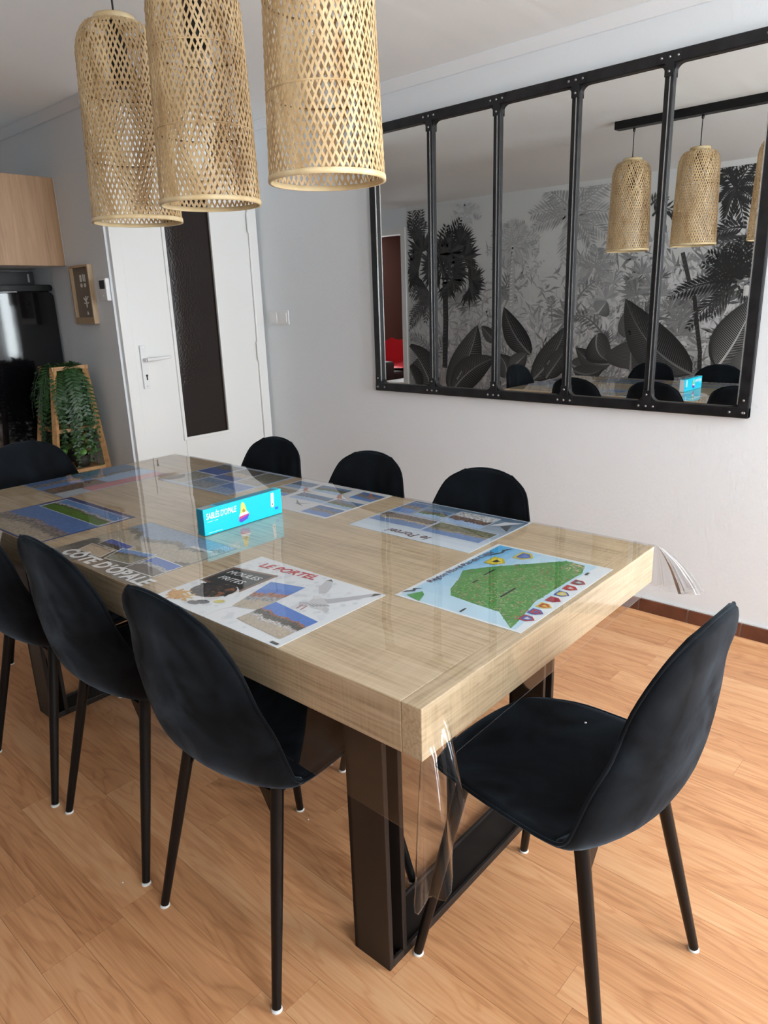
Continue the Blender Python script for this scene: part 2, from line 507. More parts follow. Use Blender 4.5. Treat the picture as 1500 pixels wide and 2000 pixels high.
MB().box((-3.74, 7.54, 0.91), (-2.26, 7.544, 2.09)).build('pane', M['clear_glass'], w3)

# cornices, skirting
struct(MB().prism([(XR, ZC), (XR - 0.040, ZC), (XR - 0.040, ZC - 0.006), (XR - 0.012, ZC - 0.042), (XR, ZC - 0.042)], YF, YD, 'xzy').build('trim_1', M['wall']))
struct(MB().prism([(XK, ZC), (XK - 0.040, ZC), (XK - 0.040, ZC - 0.006), (XK - 0.012, ZC - 0.042), (XK, ZC - 0.042)], YD, YB, 'xzy').build('trim_2', M['wall']))
struct(MB().prism([(YD, ZC), (YD - 0.040, ZC), (YD - 0.040, ZC - 0.006), (YD - 0.012, ZC - 0.042), (YD, ZC - 0.042)], XK - 0.04, XR, 'yzx').build('trim_3', M['wall']))
br = struct(MB().box((XR - 0.010, -0.93, 0), (XR, YD, 0.074)).build('baseboard_right', M['grout']))
y = -0.933
while y < YD - 0.02:
    MB().box((XR - 0.016, y + 0.002, 0.002), (XR - 0.002, min(y + 0.208, YD - 0.002), 0.0715)).build('tile', M['tile_brown'], br, bevel=0.002, segs=1)
    y += 0.21
struct(MB().prism([(XR - 0.034, 0), (XR - 0.016, 0), (XR - 0.016, 0.014), (XR - 0.024, 0.014)], -0.93, YD, 'xzy').build('trim_4', M['floor_plank']))

# ------------------------------------------------------------------ door
d = MB().box((DX0 - 0.013, 2.992, 0), (1.264, 3.10, 2.035)).box((2.084, 2.992, 0), (DX1 + 0.013, 3.10, 2.035)).box((DX0 - 0.013, 2.992, 2.035), (DX1 + 0.013, 3.10, DZ + 0.012)).build('door_1', M['white_paint'], bevel=0.004)
struct(d)
gx0, gx1, gz0, gz1 = 1.522, 1.822, 0.632, 1.93
lf = MB()
lf.box((1.269, 3.008, 0.008), (gx0, 3.044, 2.033)).box((gx1, 3.004, 0.008), (2.082, 3.044, 2.033))
lf.box((gx0, 3.004, 0.008), (gx1, 3.044, gz0)).box((gx0, 3.004, gz1), (gx1, 3.044, 2.033))
leaf_o = lf.build('leaf', M['white_paint'], d)
bead = MB(); w = 0.014
for a, b in (((gx0 - w, gz0 - w), (gx0 + 0.004, gz1 + w)), ((gx1 - 0.004, gz0 - w), (gx1 + w, gz1 + w)), ((gx0, gz0 - w), (gx1, gz0 + 0.004)), ((gx0, gz1 - 0.004), (gx1, gz1 + w))):
    bead.box((a[0], 2.997, a[1]), (b[0], 3.010, b[1]))
bead.build('glazing_bead', M['white_paint'], leaf_o, bevel=0.003)
g = MB().box((gx0, 3.018, gz0), (gx1, 3.026, gz1)).build('pane', M['door_glass'], leaf_o)
g['label'] = 'dark brown textured glass pane'
hp = MB().box((1.296, 2.997, 0.938), (1.332, 3.005, 1.170)).build('handle_plate', M['white_plastic'], leaf_o, bevel=0.003)
lv = MB().tube([(1.314, 3.0, 1.092), (1.314, 2.965, 1.092)], 0.010, 12).tube([(1.309, 2.962, 1.092), (1.36, 2.958, 1.094), (1.455, 2.962, 1.098)], [0.011, 0.010, 0.007], 12)
lv.build('handle', M['white_plastic'], leaf_o)
MB().tube([(1.318, 2.9985, 1.008), (1.318, 2.9955, 1.008)], 0.0065, 14).box((1.3145, 2.9955, 0.984), (1.3215, 2.9985, 1.006)).build('keyhole', M['dark_plastic'], leaf_o)
for z in (1.157, 0.952):
    MB().tube([(1.314, 2.9985, z), (1.314, 2.9955, z)], 0.003, 10).build('screw', M['trim_metal'], leaf_o)
for z in (1.085, 0.25, 1.82):
    MB().tube([(2.078, 2.990, z - 0.055), (2.078, 2.990, z + 0.055)], 0.006, 10).build('hinge', M['white_paint'], d)

# ------------------------------------------------------------------ printed mural on the left wall
def mural():
    b = MB()
    r = random.Random(11)
    lay = [0]; cnt = [0]
    def P(y, z):
        return (XL + 0.0006 + lay[0] * 0.000012 + (cnt[0] % 6) * 0.000004, min(max(y, -2.3), 4.995), min(max(z, 0.05), ZC - 0.046))
    def poly(pts, tone):
        if sum((-0.3 if q[0] > 4.99 else 0) for q in pts) < -0.5:
            return
        cnt[0] += 1
        b.add([P(*p) for p in pts], [tuple(range(len(pts)))], (tone, tone * 1.01, tone * 1.02))
    # undergrowth: short brush strokes, denser and darker towards the window end and the skirting
    for i in range(9000):
        y = r.uniform(-2.2, 4.95); z = 0.1 + 1.75 * r.random() ** 1.25
        right = 1 - min(max((y - 1.2) / 3.8, 0), 1)
        if r.random() > 0.35 + 0.65 * right and z > 1.0:
            continue
        if z > 1.35 + 0.5 * right and r.random() < 0.8:
            continue
        a = r.uniform(0, PI); ln = r.uniform(0.06, 0.22); wd = r.uniform(0.006, 0.018)
        lo = 0.40 - 0.30 * right * r.random()
        tone = r.choice([lo, lo, 0.46, 0.62 + 0.08 * right])
        dy, dz = math.cos(a), math.sin(a); cv = r.uniform(-0.03, 0.03)
        cnt[0] = 0; lay[0] = (i * 7 % 60) / 3.0
        p = (y, z); q = (y + dy * ln, z + dz * ln); mid = (y + dy * ln / 2 - dz * cv, z + dz * ln / 2 + dy * cv)
        b.add([P(*p), P(mid[0] - dz * wd, mid[1] + dy * wd), P(*q), P(mid[0] + dz * wd, mid[1] - dy * wd)], [(0, 1, 2, 3)], (tone, tone, tone * 1.02))
    bgp = []
    for i in range(90):
        y = r.uniform(-2.0, 4.8); right = 1 - min(max((y - 1.2) / 3.8, 0), 1); z = r.uniform(0.35, 1.25 + 0.45 * right)
        tn = r.uniform(0.22, 0.42) * (1 - 0.55 * right)
        if i % 2:
            bgp.append(('fan', (y, z), r.uniform(0.12, 0.24), 0.1, 3.4 + r.random(), 13, tn))
        else:
            a = r.uniform(0.4, 2.7); l_ = r.uniform(0.25, 0.5)
            bgp.append(('frond', (y, z), (y - math.cos(a) * l_ * .5, z + l_ * .55), (y - math.cos(a) * l_, z + math.sin(a) * l_ * .6), r.uniform(.06, .10), tn, 12))
    lay[0] = 22
    for it in bgp + MURAL:
        kind = it[0]
        lay[0] += 1
        if kind == 'trunk':
            _, pts, w, t = it
            for (p, q) in zip(pts[:-1], pts[1:]):
                d = Vector((q[0] - p[0], q[1] - p[1])); n = Vector((-d.y, d.x)).normalized() * w / 2
                poly([(p[0] - n.x, p[1] - n.y), (p[0] + n.x, p[1] + n.y), (q[0] + n.x, q[1] + n.y), (q[0] - n.x, q[1] - n.y)], t)
                m = int(d.length / 0.035)
                for j in range(m):
                    f = (j + 0.5) / m; c = (p[0] + d.x * f, p[1] + d.y * f); e = d.normalized() * 0.006
                    poly([(c[0] - n.x * .6, c[1] - n.y * .6), (c[0] + n.x * .7 + e.x, c[1] + n.y * .7 + e.y), (c[0] + n.x * .6 + 2 * e.x, c[1] + n.y * .6 + 2 * e.y)], t * 2.2 + 0.05)
        elif kind == 'fan':
            _, c, R, a0, a1, n, t = it
            for j in range(n):
                a = a0 + (a1 - a0) * (j + r.uniform(-.3, .3)) / (n - 1); rr = R * r.uniform(0.7, 1.05); w = R * 0.07
                e = (-math.cos(a), math.sin(a)); nn = (e[1], -e[0])
                m = (c[0] + e[0] * rr * 0.55, c[1] + e[1] * rr * 0.55)
                tt = t * r.uniform(0.7, 3.2) if t < 0.1 else t * r.uniform(0.8, 1.3)
                poly([c, (m[0] + nn[0] * w, m[1] + nn[1] * w), (c[0] + e[0] * rr, c[1] + e[1] * rr), (m[0] - nn[0] * w, m[1] - nn[1] * w)], tt)
        elif kind == 'frond':
            _, p, q, e, ll, t, n = it
            L_ = math.hypot(e[0] - p[0], e[1] - p[1])
            n = max(8, int(L_ / 0.034))
            prev = p
            for j in range(1, n + 1):
                f = j / n
                c = tuple((1 - f) ** 2 * p[i] + 2 * f * (1 - f) * q[i] + f * f * e[i] for i in (0, 1))
                d = Vector((c[0] - prev[0], c[1] - prev[1]))
                if d.length < 1e-6:
                    continue
                d.normalize(); nn = Vector((-d.y, d.x)); w = 0.010 * (1.1 - f)
                poly([(prev[0] - nn.x * w, prev[1] - nn.y * w), (prev[0] + nn.x * w, prev[1] + nn.y * w), (c[0] + nn.x * w, c[1] + nn.y * w), (c[0] - nn.x * w, c[1] - nn.y * w)], t)
                ln = ll * (0.45 + 0.75 * math.sin(PI * min(f * 0.9 + 0.12, 1))) * r.uniform(.8, 1.15)
                for s in (-1, 1):
                    e2 = (d * 0.75 + nn * s * 0.8 + Vector((0, -0.25))).normalized() * ln
                    k2 = Vector((-e2.y, e2.x)).normalized() * 0.0115
                    m = (c[0] + e2.x * 0.45, c[1] + e2.y * 0.45)
                    poly([c, (m[0] + k2.x, m[1] + k2.y), (c[0] + e2.x, c[1] + e2.y), (m[0] - k2.x, m[1] - k2.y)], t * r.uniform(0.8, 1.3))
                prev = c
        else:
            _, p, e, hw, dk, lt, n, bend = it
            d = Vector((e[0] - p[0], e[1] - p[1])); ln = d.length; d.normalize(); nn = Vector((-d.y, d.x))
            def mid(f):
                return Vector(p) + d * ln * f + nn * bend * 4 * f * (1 - f)
            def half(f):
                return hw * (math.sin(PI * f ** 0.8) ** 0.8) if 0 < f < 1 else 0.0
            K = 14
            for s in (-1, 1):
                for j in range(K):
                    f0, f1 = j / K, (j + 1) / K
                    a, c = mid(f0), mid(f1)
                    g = dk * (0.7 if s > 0 else 1.4)
                    poly([tuple(a), tuple(a + nn * s * half(f0)), tuple(c + nn * s * half(f1)), tuple(c)], g)
            lay[0] += 2
            for j in range(n * 2):
                f = (j + 1) / (n * 2 + 2); a = mid(f)
                for s in (-1, 1):
                    tip = mid(min(f + 0.10, 1)) + nn * s * half(min(f + 0.06, 0.99)) * 0.96
                    k2 = d * (ln / (n * 2) * 0.17)
                    poly([tuple(a - k2), tuple(tip), tuple(a + k2)], lt * 1.1)
            lay[0] += 2
            for j in range(K):
                f0, f1 = j / K, (j + 1) / K
                w0, w1 = 0.011 * (1 - f0), 0.011 * (1 - f1)
                a, c = mid(f0), mid(f1)
                poly([tuple(a - nn * w0), tuple(a + nn * w0), tuple(c + nn * w1), tuple(c - nn * w1)], min(lt * 1.8, 0.60))
    o = b.build('mural_print', M['paper_print'], wl, fix=False)
    o['kind'] = 'stuff'
MURAL = [
 ('frond',(4.15,2.2),(4.21,2.28),(4.28,2.29),0.07,0.58,10),
 ('frond',(4.15,2.2),(4.25,2.23),(4.35,2.19),0.07,0.58,10),
 ('frond',(4.15,2.2),(4.22,2.17),(4.29,2.08),0.07,0.58,10),
 ('frond',(4.15,2.2),(4.14,2.15),(4.13,2.04),0.07,0.58,10),
 ('frond',(4.15,2.2),(4.07,2.21),(4.0,2.16),0.07,0.58,10),
 ('frond',(4.15,2.2),(4.09,2.25),(4.03,2.24),0.07,0.58,10),
 ('frond',(4.15,2.2),(4.16,2.28),(4.17,2.29),0.07,0.58,10),
 ('trunk',[(4.15,2.2),(4.13,1.62)],0.04,0.616),
 ('frond',(3.59,1.86),(3.71,1.97),(3.83,1.98),0.11,0.478,12),
 ('frond',(3.59,1.86),(3.74,1.88),(3.89,1.8),0.11,0.478,12),
 ('frond',(3.59,1.86),(3.71,1.8),(3.82,1.64),0.11,0.478,12),
 ('frond',(3.59,1.86),(3.61,2.01),(3.63,2.07),0.11,0.478,12),
 ('frond',(3.59,1.86),(3.53,1.99),(3.47,2.03),0.11,0.478,12),
 ('frond',(3.59,1.86),(3.45,1.92),(3.31,1.89),0.11,0.478,12),
 ('frond',(3.59,1.86),(3.47,1.86),(3.34,1.77),0.11,0.478,12),
 ('frond',(3.59,1.86),(3.51,1.8),(3.43,1.64),0.11,0.478,12),
 ('frond',(3.59,1.86),(3.61,1.78),(3.62,1.6),0.11,0.478,12),
 ('trunk',[(3.59,1.86),(3.6,1.22)],0.06,0.504),
 ('frond',(3.52,1.44),(3.4,1.59),(3.24,1.68),0.04,0.522,10),
 ('frond',(2.94,2.08),(3.09,2.27),(3.24,2.34),0.13,0.392,16),
 ('frond',(2.94,2.08),(3.15,2.17),(3.37,2.12),0.13,0.392,16),
 ('frond',(2.94,2.08),(3.14,2.1),(3.35,2.0),0.13,0.392,16),
 ('frond',(2.94,2.08),(2.98,1.94),(3.02,1.66),0.13,0.392,16),
 ('frond',(2.94,2.08),(2.85,2.29),(2.76,2.37),0.13,0.392,16),
 ('frond',(2.94,2.08),(2.75,2.26),(2.56,2.32),0.13,0.392,16),
 ('frond',(2.94,2.08),(2.73,2.12),(2.51,2.04),0.13,0.392,16),
 ('frond',(2.94,2.08),(2.76,2.03),(2.58,1.86),0.13,0.392,16),
 ('frond',(2.94,2.08),(2.83,2.0),(2.73,1.8),0.13,0.392,16),
 ('frond',(2.94,2.08),(3.04,2.24),(3.15,2.27),0.13,0.392,16),
 ('trunk',[(2.94,2.08),(2.88,1.56),(2.89,1.16)],0.05,0.462),
 ('frond',(2.69,1.6),(2.79,1.67),(2.89,1.66),0.09,0.362,12),
 ('frond',(2.69,1.6),(2.76,1.58),(2.82,1.49),0.09,0.362,12),
 ('frond',(2.69,1.6),(2.61,1.58),(2.52,1.47),0.09,0.362,12),
 ('frond',(2.69,1.6),(2.6,1.66),(2.5,1.64),0.09,0.362,12),
 ('frond',(2.69,1.6),(2.68,1.72),(2.67,1.75),0.09,0.362,12),
 ('frond',(2.69,1.6),(2.65,1.54),(2.6,1.4),0.09,0.362,12),
 ('frond',(1.5,2.15),(1.57,2.29),(1.64,2.39),0.1,0.03,16),
 ('frond',(1.5,2.15),(1.5,2.29),(1.51,2.39),0.1,0.03,16),
 ('frond',(1.5,2.15),(1.44,2.25),(1.38,2.31),0.1,0.03,16),
 ('frond',(1.5,2.15),(1.56,2.22),(1.61,2.26),0.1,0.03,16),
 ('frond',(1.5,2.15),(1.55,2.12),(1.59,2.06),0.1,0.03,16),
 ('frond',(1.5,2.15),(1.43,2.11),(1.35,2.03),0.1,0.03,16),
 ('frond',(1.5,2.15),(1.52,2.05),(1.55,1.91),0.1,0.03,16),
 ('frond',(1.5,2.15),(1.45,2.04),(1.41,1.88),0.1,0.03,16),
 ('frond',(1.5,2.15),(1.42,2.17),(1.34,2.15),0.1,0.03,16),
 ('trunk',[(1.5,2.15),(1.56,1.93)],0.02,0.05),
 ('frond',(2.17,1.99),(2.08,2.11),(1.93,1.96),0.1,0.04,14),
 ('frond',(2.19,2.08),(2.13,2.16),(2.06,2.11),0.08,0.08,10),
 ('frond',(1.38,1.83),(1.49,1.86),(1.61,1.8),0.12,0.03,12),
 ('frond',(1.31,1.77),(1.4,1.72),(1.59,1.74),0.1,0.06,12),
 ('frond',(1.38,1.43),(1.49,1.56),(1.58,1.6),0.11,0.02,18),
 ('frond',(1.38,1.43),(1.53,1.54),(1.68,1.56),0.11,0.02,18),
 ('frond',(1.38,1.43),(1.45,1.61),(1.51,1.69),0.11,0.02,18),
 ('frond',(1.38,1.43),(1.35,1.61),(1.31,1.7),0.11,0.02,18),
 ('frond',(1.38,1.43),(1.34,1.51),(1.28,1.49),0.11,0.02,18),
 ('frond',(1.38,1.43),(1.5,1.49),(1.61,1.44),0.11,0.02,18),
 ('frond',(1.38,1.43),(1.44,1.57),(1.49,1.61),0.11,0.02,18),
 ('frond',(1.38,1.43),(1.4,1.64),(1.4,1.74),0.11,0.02,18),
 ('frond',(1.38,1.43),(1.52,1.59),(1.65,1.64),0.11,0.02,18),
 ('frond',(1.38,1.43),(1.34,1.57),(1.29,1.6),0.11,0.02,18),
 ('frond',(1.41,1.41),(1.67,1.45),(1.95,1.31),0.12,0.02,18),
 ('frond',(1.41,1.39),(1.63,1.27),(1.77,1.05),0.11,0.03,16),
 ('frond',(1.4,1.38),(1.52,1.3),(1.59,1.15),0.1,0.05,14),
 ('frond',(1.4,1.38),(1.35,1.27),(1.27,1.31),0.08,0.05,12),
 ('trunk',[(1.75,1.31),(1.71,1.08),(1.66,0.84),(1.65,0.68)],0.035,0.03),
 ('trunk',[(1.88,1.67),(1.8,1.42)],0.035,0.05),
 ('fan',(2.23,1.51),0.16,0.2,3.6,13,0.3),
 ('fan',(2.13,1.39),0.18,0.2,3.6,13,0.33),
 ('fan',(2.5,1.44),0.16,0.2,3.6,13,0.42),
 ('fan',(2.57,1.3),0.2,0.2,3.6,13,0.405),
 ('fan',(1.96,1.18),0.16,0.2,3.6,13,0.27),
 ('fan',(1.85,1.1),0.18,0.2,3.6,13,0.225),
 ('fan',(2.64,1.19),0.15,0.2,3.6,13,0.375),
 ('fan',(2.04,1.31),0.15,0.2,3.6,13,0.3),
 ('fan',(2.28,1.21),0.13,0.2,3.6,13,0.3),
 ('frond',(4.46,1.78),(4.48,1.94),(4.44,2.09),0.12,0.02,16),
 ('frond',(4.46,1.78),(4.39,1.97),(4.26,2.14),0.12,0.02,16),
 ('frond',(4.46,1.78),(4.43,1.91),(4.35,2.02),0.12,0.02,16),
 ('fan',(4.42,1.78),0.3,-0.6,2.4,19,0.025),
 ('fan',(4.28,1.91),0.25,-0.8,1.8,19,0.025),
 ('fan',(4.35,1.66),0.26,-1.4,1.2,19,0.025),
 ('fan',(4.13,1.46),0.24,-2.2,1.6,19,0.025),
 ('fan',(4.43,1.5),0.22,-2.6,0.6,19,0.025),
 ('fan',(4.77,1.86),0.3,0.4,4.2,19,0.025),
 ('fan',(4.83,1.66),0.28,1.4,4.6,19,0.025),
 ('fan',(4.21,1.77),0.24,-1.0,1.4,19,0.025),
 ('fan',(4.58,1.7),0.3,2.0,5.0,19,0.025),
 ('fan',(4.72,1.48),0.24,2.4,5.2,19,0.025),
 ('fan',(4.1,1.54),0.2,-1.6,1.8,19,0.025),
 ('fan',(4.5,1.67),0.26,0,6.2,19,0.025),
 ('fan',(4.39,1.83),0.24,0,6.2,19,0.025),
 ('fan',(4.54,1.82),0.24,0,6.2,19,0.025),
 ('fan',(4.35,1.55),0.2,0,6.2,19,0.025),
 ('trunk',[(4.46,1.53),(4.45,1.12),(4.47,0.6)],0.07,0.04),
 ('frond',(4.87,1.98),(4.89,2.18),(4.92,2.33),0.1,0.07,12),
 ('frond',(4.87,1.98),(4.82,2.16),(4.78,2.29),0.1,0.07,12),
 ('frond',(4.87,1.98),(4.91,2.11),(4.96,2.19),0.1,0.07,12),
 ('frond',(4.87,1.98),(4.8,2.1),(4.74,2.17),0.1,0.07,12),
 ('frond',(4.87,1.98),(4.86,2.05),(4.86,2.07),0.1,0.07,12),
 ('frond',(4.66,1.39),(4.82,1.44),(4.98,1.43),0.11,0.09,12),
 ('frond',(4.66,1.39),(4.72,1.4),(4.78,1.33),0.11,0.09,12),
 ('frond',(4.66,1.39),(4.8,1.32),(4.95,1.18),0.11,0.09,12),
 ('frond',(4.66,1.39),(4.7,1.29),(4.74,1.12),0.11,0.09,12),
 ('frond',(4.66,1.39),(4.82,1.25),(4.99,1.03),0.11,0.09,12),
 ('leaf',(4.42,0.34),(4.02,1.07),0.2,0.046,0.22,16,0.06),
 ('leaf',(4.38,0.32),(3.79,0.73),0.17,0.039,0.16,14,-0.06),
 ('leaf',(4.66,0.33),(5.04,0.86),0.2,0.039,0.18,14,0.05),
 ('leaf',(4.86,0.3),(5.02,0.65),0.14,0.033,0.13,10,0.0),
 ('leaf',(3.79,0.89),(3.97,1.06),0.07,0.065,0.12,8,0),
 ('leaf',(3.35,0.77),(3.69,1.25),0.13,0.026,0.12,12,-0.05),
 ('leaf',(3.33,0.51),(2.96,1.06),0.15,0.033,0.15,14,0.05),
 ('leaf',(3.17,0.54),(2.93,0.87),0.11,0.039,0.13,12,0.0),
 ('leaf',(3.65,0.52),(3.77,0.77),0.12,0.052,0.16,10,0.05),
 ('leaf',(3.6,0.61),(3.4,0.78),0.1,0.065,0.2,10,0.0),
 ('leaf',(2.9,0.69),(2.56,0.78),0.12,0.052,0.15,12,0.08),
 ('leaf',(2.47,0.71),(2.85,0.85),0.11,0.039,0.12,12,-0.06),
 ('leaf',(2.87,0.63),(2.54,0.67),0.09,0.039,0.09,10,0.05),
 ('leaf',(2.63,0.99),(2.46,0.72),0.14,0.039,0.16,12,0.08),
 ('leaf',(2.28,0.66),(2.29,0.93),0.26,0.046,0.12,10,0),
 ('leaf',(2.29,0.95),(2.38,1.17),0.1,0.065,0.16,10,0),
 ('leaf',(1.71,0.64),(2.37,1.3),0.2,0.026,0.1,22,-0.1),
 ('leaf',(1.51,0.7),(1.26,1.28),0.2,0.026,0.36,20,0.03),
 ('leaf',(1.26,0.63),(1.24,0.9),0.14,0.065,0.25,12,0.0),
 ('leaf',(2.64,1.17),(2.55,1.28),0.1,0.195,0.3,10,0.0),
 ('leaf',(0.95,0.1),(0.65,1.0),0.18,0.025,0.2,14,0.05),
 ('fan',(1.05,1.5),0.3,0.2,4.4,19,0.03),
 ('trunk',[(1.05,1.4),(1.0699999999999998,0.3)],0.05,0.04),
 ('leaf',(0.55,0.1),(0.85,1.1),0.18,0.025,0.2,14,0.05),
 ('fan',(0.65,1.65),0.3,0.2,4.4,19,0.03),
 ('trunk',[(0.65,1.4),(0.67,0.3)],0.05,0.04),
 ('leaf',(0.2,0.1),(-0.1,1.2),0.18,0.025,0.2,14,0.05),
 ('fan',(0.30000000000000004,1.5),0.3,0.2,4.4,19,0.03),
 ('trunk',[(0.30000000000000004,1.4),(0.32,0.3)],0.05,0.04),
 ('leaf',(-0.2,0.1),(0.1,1.0),0.18,0.025,0.2,14,0.05),
 ('fan',(-0.1,1.65),0.3,0.2,4.4,19,0.03),
 ('trunk',[(-0.1,1.4),(-0.08000000000000002,0.3)],0.05,0.04),
 ('leaf',(-0.6,0.1),(-0.9,1.1),0.18,0.025,0.2,14,0.05),
 ('fan',(-0.5,1.5),0.3,0.2,4.4,19,0.03),
 ('trunk',[(-0.5,1.4),(-0.48,0.3)],0.05,0.04),
 ('leaf',(-1.0,0.1),(-0.7,1.2),0.18,0.025,0.2,14,0.05),
 ('fan',(-0.9,1.65),0.3,0.2,4.4,19,0.03),
 ('trunk',[(-0.9,1.4),(-0.88,0.3)],0.05,0.04),
 ('leaf',(-1.4,0.1),(-1.7,1.0),0.18,0.025,0.2,14,0.05),
 ('fan',(-1.2999999999999998,1.5),0.3,0.2,4.4,19,0.03),
 ('trunk',[(-1.2999999999999998,1.4),(-1.2799999999999998,0.3)],0.05,0.04),
 ('leaf',(-1.8,0.1),(-1.5,1.1),0.18,0.025,0.2,14,0.05),
 ('fan',(-1.7,1.65),0.3,0.2,4.4,19,0.03),
 ('trunk',[(-1.7,1.4),(-1.6800000000000002,0.3)],0.05,0.04)
]

mural()

# ================================================================== table
PHI = 0.0231; TW = 0.9262; TL = 2.0525; TT = 0.0931; TH = 0.76
cph, sph = math.cos(PHI), math.sin(PHI)
def tw(x, y, z=0.0):
    return (cph * x - sph * y, sph * x + cph * y, z)
tb = thing('dining_table', 'long light oak dining table on dark steel frame legs', 'table', (0, 0, 0), PHI)
MB().box((0, 0.0412, TH - TT), (TW, TL - 0.0412, TH)).build('table_top', M['oak_y'], tb, bevel=0.0015)
for y0, y1 in ((0, 0.0405), (TL - 0.0405, TL)):
    MB().box((0, y0, TH - TT), (TW, y1, TH)).build('end_board', M['oak_x'], tb, bevel=0.0015)
LX0, LX1, LW = 0.119, TW - 0.119, 0.1008
for y0 in (0.193, 1.724):
    y1 = y0 + LW; zt = TH - TT
    for xa, xb in ((LX0, LX0 + 0.058), (LX1 - 0.058, LX1)):
        up = MB().box((xa, y0, 0), (xa + 0.013, y1, zt)).box((xb - 0.013, y0, 0), (xb, y1, zt)).box((xa, y1 - 0.012, 0), (xb, y1, zt))
        up.build('leg', M['table_steel'], tb, bevel=0.0015)
    bb = MB().box((LX0 + 0.058, y0 + 0.006, 0.004), (LX1 - 0.058, y1, 0.012)).box((LX0 + 0.013, y0, 0), (LX1 - 0.013, y0 + 0.008, 0.020)).box((LX0 + 0.058, y1 - 0.008, 0), (LX1 - 0.058, y1, 0.020))
    bb.build('foot_bar', M['table_steel'], tb, bevel=0.0015)
    MB().box((LX0 + 0.058, y0, zt - 0.03), (LX1 - 0.058, y1, zt)).build('top_bar', M['table_steel'], tb)
    for xa in (LX0 + 0.036, LX1 - 0.036):
        MB().lathe([(0, 0.007), (0.010, 0.007), (0.012, 0.004), (0.012, 0.0)], 16, (xa, y0 + 0.03, 0.0)).build('levelling_foot', M['dark_plastic'], tb)

# ------------------------------------------------------------------ clear vinyl cloth: flat on top, hanging unevenly over the edges
def cloth():
    root = tag(bpy.data.objects.new('clear_tablecloth', None), 'transparent plastic tablecloth covering the oak table', 'tablecloth')
    C.objects.link(root); root.rotation_euler = (0, 0, PHI)
    b = MB(); z = TH + 0.0030; e = 0.003
    nx, ny = 12, 24
    vs = [(-e + (TW + 2 * e) * i / nx, -e + (TL + 2 * e) * j / ny, z) for j in range(ny + 1) for i in range(nx + 1)]
    b.add(vs, [(j * (nx + 1) + i, j * (nx + 1) + i + 1, (j + 1) * (nx + 1) + i + 1, (j + 1) * (nx + 1) + i) for j in range(ny) for i in range(nx)], None, True)
    b.build('cloth_top', M['clear_vinyl'], root, fix=False)
    # skirt: walk the rim from the far left corner past the near left corner to the near right corner and beyond
    path = []      # (point, outward dir, drop, flare)
    def side(p, q, out, d0, d1, n, fl):
        for i in range(n + 1):
            f = i / n
            path.append(((p[0] + (q[0] - p[0]) * f, p[1] + (q[1] - p[1]) * f), out, d0 + (d1 - d0) * f, fl, 0))
    def corner(p, a0, a1, n, d, fl, amp, waves):
        for i in range(1, n):
            f = i / n; a = a0 + (a1 - a0) * f
            w = math.sin(PI * f)
            px = p[0] + (0.075 * max(0.0, (f - 0.35) / 0.65) if p[0] < 0.1 else 0.0)
            path.append(((px, p[1]), (math.cos(a), math.sin(a)), d(f), fl * w + amp * w * math.sin(waves * 2 * PI * f), 1))
    side((-e, TL * 0.98), (-e, 0.03), (-1, 0), 0.145, 0.235, 30, 0.002)
    corner((-e, -e), PI, 1.5 * PI, 26, lambda f: 0.235 + 0.085 * math.sin(PI * min(f * 1.15, 1)) - 0.117 * f * f, 0.080, 0.020, 4)
    side((0.08, -e), (TW - 0.03, -e), (0, -1), 0.118, 0.106, 22, 0.003)
    corner((TW + e, -e), 1.5 * PI, 2 * PI, 30, lambda f: 0.108 + 0.02 * math.sin(PI * f), 0.105, 0.026, 7)
    side((TW + e, 0.03), (TW + e, TL * 0.98), (1, 0), 0.10, 0.10, 30, 0.002)
    fold = [i for i, q in enumerate(path) if q[4]]
    rows = 9; b = MB(); vs = []
    for (p, o, dr, fl, kf) in path:
        for j in range(rows):
            f = j / (rows - 1)
            g = max(0.0, (f - 0.27) / 0.73) if kf and p[0] < 0.1 else f
            off = fl * (g ** 0.85) + 0.002 * f
            dz = dr * (f if abs(fl) < 0.03 else f * (0.72 + 0.28 * f))
            vs.append((p[0] + o[0] * off, p[1] + o[1] * off, z - dz))
    n = len(path)
    def strips(a, c):
        q = MB(); vv = vs[a * rows:(c + 1) * rows]
        q.add(vv, [(i * rows + j, (i + 1) * rows + j, (i + 1) * rows + j + 1, i * rows + j + 1) for i in range(c - a) for j in range(rows - 1)], None, True)
        return q
    runs = []; a = 0
    for i in range(1, n):
        if bool(path[i][4]) != bool(path[i - 1][4]):
            runs.append((a, i, path[i - 1][4])); a = i
    runs.append((a, n - 1, path[-1][4]))
    for a, c, k in runs:
        strips(a, c).build('corner_fold' if k else 'cloth_skirt', M['fold_vinyl'] if k else M['skirt_vinyl'], root, fix=False)
    # welded hem along the lower edge, which catches the light
    h = MB(); h.tube([vs[i * rows + rows - 1] for i in range(n)], 0.0008, 5)
    h.build('hem', M['skirt_vinyl'], root)
cloth()

